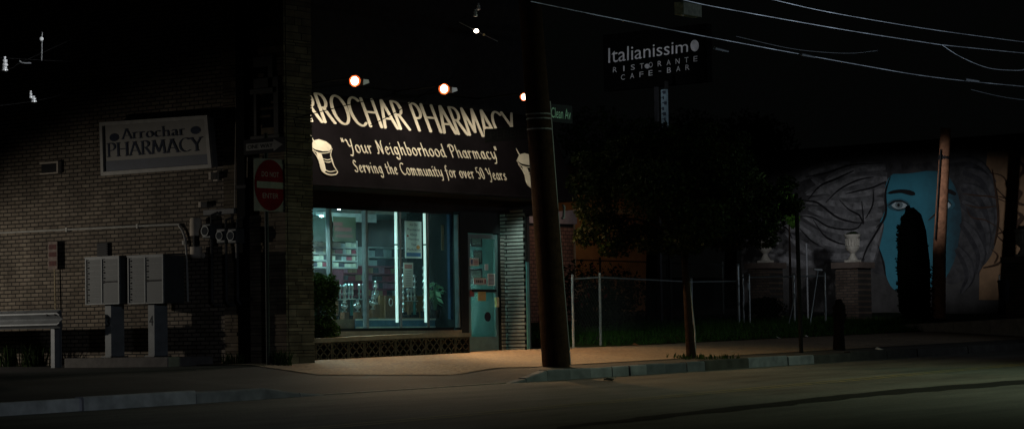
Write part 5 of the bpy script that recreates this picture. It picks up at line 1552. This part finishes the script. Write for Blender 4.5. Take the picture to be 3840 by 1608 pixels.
MB().box((px0 + .06, YS - .34, 1.2), (px0 + .13, YS - .26, 2.95)).build("teal_post", mat("teal_post_paint", (.06, .20, .19), .5), bld)

# restaurant pole sign
xr_ = 46.0
def rs(px, py):
    return at(px, py, x=xr_)
a, c = rs(2255, 330), rs(2640, 120)
rst = thing("restaurant_sign", (xr_, rs(2455, 330).y, 1.6), "dark restaurant sign panel with pale thin lettering high above the street tree", "sign")
yL, yR = rs(2262, 240).y, rs(2650, 200).y
zB, zT = rs(2455, 325).z, rs(2455, 110).z
MB().box((xr_ + .01, yR, zB), (xr_ + .22, yL, zT)).build("panel", mat("sign_black_panel", (.003, .003, .003), .8), rst)
SL = mat("restaurant_letter", (.72, .72, .75), .5)
fnr = lambda px, py, h: at(px, py, x=xr_ - h)
def rtext(text, p0, p1, hgt_l, hgt_r):
    """baseline from p0 to p1 in pixels"""
    mb = MB()
    def fn(s, q, h):
        return at(p0[0] + (p1[0] - p0[0]) * s, p0[1] + (p1[1] - p0[1]) * s - (hgt_l + (hgt_r - hgt_l) * s) * q, x=xr_ - h)
    sans(mb, text, fn, 0, 1, 0, 1, .006)
    return mb
mb = rtext("Italianissim", (2281, 238), (2580, 196), 56, 46)
def disc(mb, px, py, rx, ry):
    lay(mb, [hull([(px + rx * math.cos(q), py + ry * math.sin(q)) for q in frange(0, 6.2, 18)])], fnr, .006)
disc(mb, 2605, 172, 16, 22)
mb.build("name_lettering", SL, rst)
SL2 = mat("restaurant_letter_small", (.60, .60, .63), .5)
def spaced(text, p0, p1, h):
    mb = MB(); n_ = len(text) - 1
    for i, ch in enumerate(text):
        if ch == ' ': continue
        x = p0[0] + (p1[0] - p0[0]) * i / n_; y = p0[1] + (p1[1] - p0[1]) * i / n_
        if ch == '-': lay(mb, [hull([(x - 5, y - h * .5), (x + 5, y - h * .5), (x + 5, y - h * .62), (x - 5, y - h * .62)])], fnr, .006); continue
        w = 2.5 if ch == 'I' else 7.5
        k0 = len(mb.v)
        sans(mb, ch, lambda s, q, hh: at(x - w + 2 * w * s, y - (s - .5) * w * .25 - h * q, x=xr_ - hh), 0, 1, 0, 1, .006)
    return mb
mb = spaced("RISTORANTE", (2306, 272), (2608, 231), 20); disc(mb, 2427, 249, 10, 9); mb.build("upper_small_lettering", SL2, rst)
spaced("CAFE-BAR", (2336, 300), (2578, 263), 20).build("lower_small_lettering", SL2, rst)
p = rs(2452, 330)
MB().box((xr_ + .06, p.y - .04, g(xr_, p.y) - .1), (xr_ + .14, p.y + .04, zB)).build("pole", mat("sign_pole_steel", (.04, .04, .045), .5, .3), rst)
ta, tc_ = at(2481, 478, x=45.2), at(2497, 335, x=45.2)
bs = thing("blade_sign", (45.2, ta.y, ta.z), "narrow pale blue vertical sign with dark characters below the restaurant sign", "sign")
MB().box((45.2, tc_.y, ta.z), (45.28, ta.y, tc_.z)).build("panel", mat("pale_blue_panel", (.22, .32, .37), .5, var=.3, scale=5), bs)
mb = MB()
for i in range(7):
    z = ta.z + (tc_.z - ta.z) * (i + .5) / 7; y_ = (ta.y + tc_.y) / 2
    o_ = (.03, -.02, .0, .025, -.035, .01, -.01)[i]; w_ = (.05, .03, .06, .035, .05, .025, .055)[i]
    mb.box((45.19, y_ - w_ + o_, z - .045), (45.199, y_ + w_ * .3 + o_, z + .03)).box((45.188, y_ + o_ * .5, z - .01), (45.1895, y_ + .05 + o_ * .5, z + .012))
mb.build("characters", mat("dark_characters", (.03, .04, .06)), bs)
MB().box((45.29, (ta.y + tc_.y) / 2 - .03, g(45.2, ta.y)), (45.36, (ta.y + tc_.y) / 2 + .03, tc_.z + .2)).build("pole", mat("sign_pole_dark", (.02, .02, .02)), bs)

# brick pillars with urns
PB = brick_mat("pillar_brick", 'yz', (.085, .062, .048), (.05, .036, .028), (.03, .027, .025))
STN = mat("urn_stone", (.33, .31, .27), .85, var=.2, scale=9, bump=.4)
def pillar(px, ptop_px, uw, ut, ub, Y, label, ulabel, w=.62):
    c = CP + ray(px, ptop_px) * Y
    z0 = g(c.x, c.y); zc_ = c.z
    t = thing("brick_pillar", (c.x, c.y, z0), label, "pillar", "brick pillars carrying stone urns")
    MB().box((c.x - w / 2, c.y - w / 2, z0 - .2), (c.x + w / 2, c.y + w / 2, zc_ - .14)).build("shaft", PB, t)
    MB().box((c.x - w / 2 - .07, c.y - w / 2 - .07, zc_ - .14), (c.x + w / 2 + .07, c.y + w / 2 + .07, zc_)).build("cap", mat("pillar_cap", (.08, .06, .05), .85), t)
    H = (ub - ut) * Y / F; R = uw / 2 * Y / F
    u_ = thing("stone_urn", (c.x, c.y, zc_), ulabel, "urn", "stone urns on the brick pillars")
    MB().box((c.x - R * .72, c.y - R * .72, zc_ + .001), (c.x + R * .72, c.y + R * .72, zc_ + .09 * H)).build("plinth", STN, u_)
    MB().lathe((c.x, c.y, zc_ + .09 * H), [(R * .62, 0), (R * .55, .06 * H), (R * .34, .16 * H), (R * .28, .22 * H), (R * .40, .26 * H), (R * .82, .38 * H), (R * .86, .47 * H), (R * .74, .50 * H), (R * .74, .74 * H), (R * .80, .78 * H), (R * 1.0, .86 * H), (R * 1.0, .91 * H), (R * .8, .91 * H)], 20).build("bowl", STN, u_, smooth=True)
    mb = MB()
    for i in range(14):
        a = 2 * math.pi * i / 14
        mb.tube([(c.x + R * .78 * math.cos(a), c.y + R * .78 * math.sin(a), zc_ + .60 * H), (c.x + R * .79 * math.cos(a), c.y + R * .79 * math.sin(a), zc_ + .84 * H)], R * .085, 5)
    mb.build("fluting", STN, u_)
    mb = MB(); leaves(mb, (c.x, c.y, zc_ + H * 1.0), (R * .9, R * .9, H * .12), 160, .05, random.Random(px), .1); mb.build("planting", DL, u_)
pillar(2870, 986, 62, 880, 986, 60, "brick pillar nearest the street tree with a lit face", "stone urn nearest the street tree on a brick pillar")
pillar(3198, 984, 62, 880, 984, 58, "brick pillar in shadow left of the painted face", "stone urn left of the painted face on a brick pillar")
pillar(3836, 962, 62, 862, 962, 56, "dark brick pillar at the right edge of the picture", "stone urn at the right edge of the picture")
# low kerb of the drive before the painted wall
mb = MB()
pa, pc = CP + ray(3180, 1226) * 57.5, CP + ray(4000, 1184) * 54.5
for i in range(12):
    a = pa.lerp(pc, i / 12); c = pa.lerp(pc, (i + .985) / 12)
    mb.prism([a + Vector((0, 0, -.5)), c + Vector((0, 0, -.5)), c, a], (.16, .05, 0))
tag(mb.build("drive_kerb", mat("drive_kerb_concrete", (.20, .18, .15), .85)), kind='structure')
# small dark litter bin at the right edge
c = CP + ray(3765, 1110) * 54.5
lb_ = thing("litter_bin", (c.x, c.y, c.z - .15), "small dark litter bin with a pale handle at the foot of the right edge pillar", "bin")
MB().lathe((c.x, c.y, c.z - .15), [(.10, 0), (.13, .45), (.14, .45), (.14, .5), (.05, .53)], 14).build("body", BLK, lb_)
MB().tube(smoothline([(c.x - .09, c.y + .06, c.z + .36), (c.x - .09, c.y + .06, c.z + .46), (c.x - .06, c.y + .06, c.z + .46)], 3), .016, 6).build("handle", FN, lb_)

# ================================================================== PAINTED WALL
xm_ = 60.0
mw = thing("mural_building", (xm_, 33, 1.8), "long low building whose side wall is painted with a huge blue face", "building")
yA, yB = at(2780, 1000, x=xm_).y, at(3990, 1000, x=xm_).y
zTop = at(3400, 560, x=xm_).z
MB().box((xm_, yB, 1.2), (xm_ + 10, yA, zTop)).build("wall", mat("mural_ground_stucco", (.045, .042, .042), .9, var=.4, scale=1.5, bump=.3), mw)
MB().box((xm_ - .12, yB - .1, zTop), (xm_ + 10.1, yA + .1, zTop + .22)).build("parapet", DARK, mw)
fm_ = lambda px, py, h: at(px, py, x=xm_ - h)
Z = lambda pts: [(2700 + a / 1.7404, 480 + b_ / 1.7404) for a, b_ in pts]
def patch(name, pts, h, m, par, smooth=True):
    pp_ = Z(pts)
    if smooth: pp_ = smoothline(pp_ + [pp_[0]], 4)[:-1]
    return MB().prism([fm_(a, b_, h) for a, b_ in pp_], (.006, 0, 0)).build(name, m, par)
def paint(name, lines, h, m, par):
    mb = MB()
    for w, pts in lines: strip(mb, smoothline(Z(pts), 5), w, fm_, h)
    return mb.build(name, m, par)
mu = patch("mural", [(1745, 150), (2250, 150), (2250, 1120), (1690, 1120), (1700, 700)], .008, mat("mural_orange", (.15, .085, .045), .85, var=.35, scale=1.5), mw, False)
GD = mat("mural_dark_hair", (.038, .036, .038), .85, var=.5, scale=3)
BKP = mat("mural_black_paint", (.012, .011, .012), .85)
hair = patch("hair", [(120, 560), (330, 420), (560, 290), (820, 220), (1130, 200), (1260, 240), (1190, 330), (1120, 480), (1070, 620), (1040, 760), (1080, 960), (880, 880), (640, 800), (420, 760), (200, 700)], .010, GD, mu)
patch("hair", [(1250, 240), (1480, 220), (1700, 270), (1800, 400), (1815, 620), (1770, 830), (1640, 960), (1480, 1010), (1420, 800), (1440, 400)], .012, GD, mu)
ZC = lambda pts: [(2000 + a / .825, 300 + b_ / .825) for a, b_ in pts]
def lobes(name, spines, cols):
    """feather like locks: a dark-edged leaf shape with a paler core along each spine"""
    mbs = [MB(), MB()]
    for n_, (w, sp2) in enumerate(spines):
        c = smoothline(ZC(sp2), 5); N = len(c)
        for L_, (kw, sh_) in enumerate(((.6, 0), (.27, .12))):
            left, rght = [], []
            for i in range(N):
                a, b_ = c[max(i - 1, 0)], c[min(i + 1, N - 1)]
                dx, dy = b_[0] - a[0], b_[1] - a[1]; d = math.hypot(dx, dy) or 1
                f = i / (N - 1); r = w / .825 * kw * (math.sin(math.pi * min(1, .08 + f * .92)) ** .6) * (1 - .25 * f)
                off = sh_ * w / .825
                left.append((c[i][0] - dy / d * (r - off), c[i][1] + dx / d * (r - off))); rght.append((c[i][0] + dy / d * (r + off), c[i][1] - dx / d * (r + off)))
            for i in range(N - 1):
                h = .020 + .0006 * (n_ % 20) + .014 * L_
                q_ = [fm_(*left[i], h), fm_(*left[i + 1], h), fm_(*rght[i + 1], h), fm_(*rght[i], h)]
                k = len(mbs[L_].v); mbs[L_].v += [tuple(p) for p in q_]; mbs[L_].f.append((k, k + 1, k + 2, k + 3))
    o_ = mbs[0].build(name, cols[0], mu)
    mbs[1].build("lock_highlight", cols[1], o_)
GH1 = mat("mural_grey_lock", (.066, .063, .067), .85, var=.55, scale=3.2); GH2 = mat("mural_pale_lock", (.105, .10, .105), .85, var=.6, scale=4.5)
GH3 = mat("mural_dim_lock", (.026, .025, .028), .85, var=.5, scale=3); GH4 = mat("mural_dim_highlight", (.045, .043, .046), .85, var=.5, scale=4)
lobes("hair_locks", [(52, [(1095, 300), (1000, 305), (920, 330), (840, 350)]), (46, [(1090, 335), (1010, 345), (930, 345), (860, 300)]), (44, [(1085, 375), (1000, 385), (920, 375), (840, 375)]),
    (46, [(1080, 410), (1000, 425), (920, 415), (850, 395)]), (44, [(1070, 450), (1000, 465), (920, 455), (830, 415)]), (46, [(1062, 490), (980, 505), (890, 490), (800, 425)]), (42, [(1050, 530), (960, 540), (860, 530), (780, 470)]),
    (36, [(1075, 440), (1055, 500), (1040, 560), (1010, 620)]), (40, [(900, 560), (820, 560), (740, 530), (690, 470)]), (36, [(840, 460), (780, 450), (720, 440), (680, 420)]), (34, [(760, 500), (700, 490), (650, 470), (610, 440)]),
    (30, [(980, 260), (900, 270), (830, 300), (790, 330)]), (34, [(1090, 270), (1010, 272), (950, 290), (900, 310)])], (GH1, GH2))
lobes("hair_locks", [(40, [(1330, 280), (1390, 300), (1420, 360), (1430, 430)]), (40, [(1325, 330), (1380, 350), (1410, 410), (1415, 480)]), (40, [(1325, 380), (1370, 410), (1400, 470), (1400, 540)]), (38, [(1325, 440), (1360, 480), (1385, 540), (1370, 600)]), (34, [(1310, 520), (1340, 560), (1350, 610), (1320, 660)]), (30, [(1270, 260), (1340, 250), (1390, 270), (1430, 320)])], (GH3, GH4))
# blue skin, painted darker towards the far cheek
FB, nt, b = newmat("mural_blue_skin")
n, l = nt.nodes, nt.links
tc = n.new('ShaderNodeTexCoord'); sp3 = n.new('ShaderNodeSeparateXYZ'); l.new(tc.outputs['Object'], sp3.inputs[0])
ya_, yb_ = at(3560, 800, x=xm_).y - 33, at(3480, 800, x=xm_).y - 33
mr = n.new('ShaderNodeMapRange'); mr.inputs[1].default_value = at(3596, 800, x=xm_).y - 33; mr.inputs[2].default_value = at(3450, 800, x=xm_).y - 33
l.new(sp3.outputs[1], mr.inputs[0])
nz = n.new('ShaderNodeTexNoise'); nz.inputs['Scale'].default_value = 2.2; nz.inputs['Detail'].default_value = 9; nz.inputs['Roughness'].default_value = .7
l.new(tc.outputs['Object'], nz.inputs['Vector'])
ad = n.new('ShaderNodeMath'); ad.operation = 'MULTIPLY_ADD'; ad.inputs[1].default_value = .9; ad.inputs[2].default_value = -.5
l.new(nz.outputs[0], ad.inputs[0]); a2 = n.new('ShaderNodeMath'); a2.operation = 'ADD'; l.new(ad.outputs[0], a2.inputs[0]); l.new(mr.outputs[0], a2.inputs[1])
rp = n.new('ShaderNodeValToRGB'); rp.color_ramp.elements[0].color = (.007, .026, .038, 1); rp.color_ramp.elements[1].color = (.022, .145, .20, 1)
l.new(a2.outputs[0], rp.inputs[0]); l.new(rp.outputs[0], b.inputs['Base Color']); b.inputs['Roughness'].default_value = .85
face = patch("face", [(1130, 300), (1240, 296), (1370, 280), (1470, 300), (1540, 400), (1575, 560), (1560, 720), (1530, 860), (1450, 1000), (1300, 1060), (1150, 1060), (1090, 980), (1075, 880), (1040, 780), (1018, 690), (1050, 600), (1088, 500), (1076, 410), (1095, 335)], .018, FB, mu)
patch("eyebrow", [(1085, 428), (1130, 406), (1200, 400), (1262, 414), (1272, 436), (1240, 440), (1180, 424), (1120, 430)], .030, BKP, face)
patch("eyebrow", [(1455, 410), (1500, 400), (1540, 424), (1530, 440), (1490, 426), (1456, 436)], .032, BKP, face)
EW = mat("mural_eye_white", (.27, .31, .33), .8); 
patch("eye_shadow", [(1086, 500), (1120, 470), (1180, 462), (1226, 482), (1236, 516), (1200, 540), (1150, 542), (1105, 526)], .026, mat("mural_deep_blue", (.02, .07, .095), .85), face)
ey = patch("eye", [(1118, 505), (1145, 484), (1180, 480), (1218, 500), (1205, 520), (1165, 528), (1135, 520)], .034, EW, face)
patch("iris", [(1168 + 25 * math.cos(q), 501 + 23 * math.sin(q)) for q in frange(0, 6.0, 9)], .042, mat("mural_iris", (.10, .13, .14), .8), ey)
patch("pupil", [(1165 + 9 * math.cos(q), 503 + 10 * math.sin(q)) for q in frange(0, 6.0, 8)], .050, BKP, ey)
patch("eye_shadow", [(1455, 470), (1500, 460), (1535, 500), (1510, 530), (1460, 530)], .034, mat("mural_deep_blue", (.02, .07, .095), .85), face)
ey = patch("eye", [(1452, 500), (1474, 478), (1506, 500), (1490, 522), (1458, 524)], .042, EW, face)
patch("pupil", [(1474 + 9 * math.cos(q), 501 + 12 * math.sin(q)) for q in frange(0, 6.0, 8)], .050, BKP, ey)
paint("eyelid_line", [(7, [(1100, 504), (1130, 482), (1180, 476), (1226, 498)]), (3, [(1118, 512), (1160, 534), (1210, 520)]), (4, [(1456, 486), (1480, 470), (1512, 500)])], .056, BKP, face)
paint("hair_strands", [(8, [(498, 460), (570, 476), (640, 490), (760, 580), (860, 612), (920, 616)]), (7, [(500, 578), (600, 582), (700, 640), (800, 660), (890, 655), (935, 600)]),
    (7, [(570, 474), (650, 380), (760, 330), (870, 280)]), (6, [(690, 486), (780, 400), (900, 340), (1000, 320)]), (7, [(780, 470), (840, 530), (910, 570), (935, 620), (925, 480)]),
    (7, [(820, 430), (900, 410), (990, 390), (1080, 350)]), (6, [(1000, 400), (996, 500), (950, 590)]), (7, [(610, 600), (680, 700), (760, 745), (820, 760)]), (6, [(505, 640), (590, 730), (640, 760)]),
    (9, [(1110, 320), (1080, 420), (1080, 560), (1020, 680), (960, 780), (930, 860)]), (5, [(1085, 500), (1078, 580), (1020, 650)]), (6, [(560, 320), (700, 290), (860, 240), (1060, 230)]), (6, [(330, 620), (430, 650), (470, 720)]), (5, [(250, 640), (330, 700)]), (7, [(830, 690), (880, 680), (910, 700)]), (6, [(1030, 760), (1060, 860), (1080, 960)])], .052, BKP, mu)
paint("hair_strands", [(6, [(1590, 430), (1680, 440), (1780, 450), (1860, 480)]), (6, [(1600, 500), (1700, 520), (1800, 510)]), (5, [(1610, 520), (1640, 580), (1730, 600), (1800, 640)]), (8, [(1775, 270), (1800, 420), (1815, 600), (1790, 760)]),
    (7, [(1760, 290), (1850, 320), (1885, 420), (1870, 460), (1790, 380)]), (8, [(1790, 440), (1880, 470), (1912, 560), (1890, 650), (1810, 690)]), (7, [(1800, 690), (1850, 740), (1920, 730), (1935, 690)]), (9, [(1815, 640), (1865, 720), (1868, 800), (1820, 880), (1720, 910)]), (6, [(1770, 790), (1810, 830), (1790, 880)]), (5, [(1360, 600), (1400, 565), (1460, 500)]),
    (16, [(1905, 400), (1960, 420), (1930, 480), (1980, 500)]), (18, [(1920, 540), (1970, 580), (1930, 640), (1985, 660)]), (14, [(1930, 200), (1985, 260), (1940, 330)])], .052, mat("mural_vine_paint", (.035, .02, .014), .85), mu)
# wooden pole before the painted wall
pa, pc = CP + ray(3520, 1250) * 62, CP + ray(3547, 480) * 62
t = thing("utility_pole", (pa.x, pa.y, g(pa.x, pa.y)), "brown wooden pole crossing the painted blue face", "utility pole")
MB().tube([Vector((pa.x, pa.y, g(pa.x, pa.y) - .2)), CP + ray(3523, 930) * 62, pc], [.175, .165, .13], 14).build("shaft", mat("brown_pole_wood", (.27, .12, .065), .85, var=.45, scale=8, bump=.5, bscale=20), t, smooth=True)
MB().tube([CP + ray(3508, 900) * 61.8, CP + ray(3528, 560) * 61.8], .02, 6).build("riser_cable", BLK, t)
MB().lathe(CP + ray(3540, 590) * 62, [(.15, -.06), (.16, 0), (.15, .06)], 14).build("steel_band", BLK, t)

# ================================================================== OVERHEAD WIRES
WIRE = mat("wire_aluminium", (.40, .45, .52), .4, .5, var=.95, scale=.9)
WIRD = mat("wire_weathered", (.12, .14, .16), .5, .3)
yw = 23.6
grp = "overhead wires along the street"
cable("overhead_wire", [(2840, -14), (2900, 0), (3100, 45), (3450, 105), (3790, 152), (3990, 176)], .009, "topmost bright overhead wire at the upper right", WIRE, yw, "wire", grp)
cable("overhead_wire", [(2560, 0), (2700, 30), (3150, 110), (3470, 160), (3560, 172), (3840, 200), (3990, 213)], .010, "second overhead wire from the top, brightest near the right edge", WIRE, yw, "wire", grp)
cable("overhead_wire", [(1990, 6), (2300, 70), (2700, 148), (3200, 240), (3500, 290), (3840, 325), (3990, 336)], .010, "lowest long overhead wire running from the utility pole to the right edge", WIRE, yw, "wire", grp)
cable("overhead_wire", [(3530, 168), (3600, 213), (3700, 254), (3790, 264), (3850, 260), (3990, 225)], .009, "sagging loop of wire below the second wire at the right edge", WIRE, yw - .2, "wire", grp)
cable("overhead_wire", [(2760, 137), (2950, 180), (3080, 196), (3200, 200), (3290, 190)], .008, "faint sagging wire just below the long overhead wire", WIRD, yw + .1, "wire", grp)
cable("overhead_wire", [(3640, 336), (3740, 360), (3840, 375), (3990, 386)], .008, "faint wire below the others at the right edge", WIRD, yw, "wire", grp)
for a, c, lb_ in (((2680, 182), (2730, 194), "pale cable sleeve hanging at the right of the restaurant sign"), ((3005, 205), (3055, 215), "pale sleeve on the long overhead wire, left of two"), ((3620, 299), (3670, 306), "pale sleeve on the long overhead wire, right of two")):
    tag(MB().tube([at(*a, y=yw - .03), at(*c, y=yw - .03)], [.03, .02], 8).build("wire_sleeve", WIRE), lb_, "wire sleeve", "sleeves on the overhead wires")
c = at(2580, 38, y=yw)
t = thing("line_equipment_box", c, "greenish ribbed box hanging from the wire at the top of the picture", "equipment box")
a, e_ = at(2546, 56, y=yw), at(2614, 20, y=yw)
MB().box((a.x, yw - .1, a.z), (e_.x, yw + .1, e_.z)).build("casing", mat("box_green_grey", (.20, .24, .17), .6, var=.5, scale=14), t, bevel=.01)
for i in range(3):
    p = at(2560 + i * 20, 58, y=yw - .02); MB().ball(p, .02, 6).build("stud", PORC, t)
MB().tube([at(2556, 0, y=yw), at(2556, 22, y=yw)], .008, 6).build("hanger", WIRD, t)
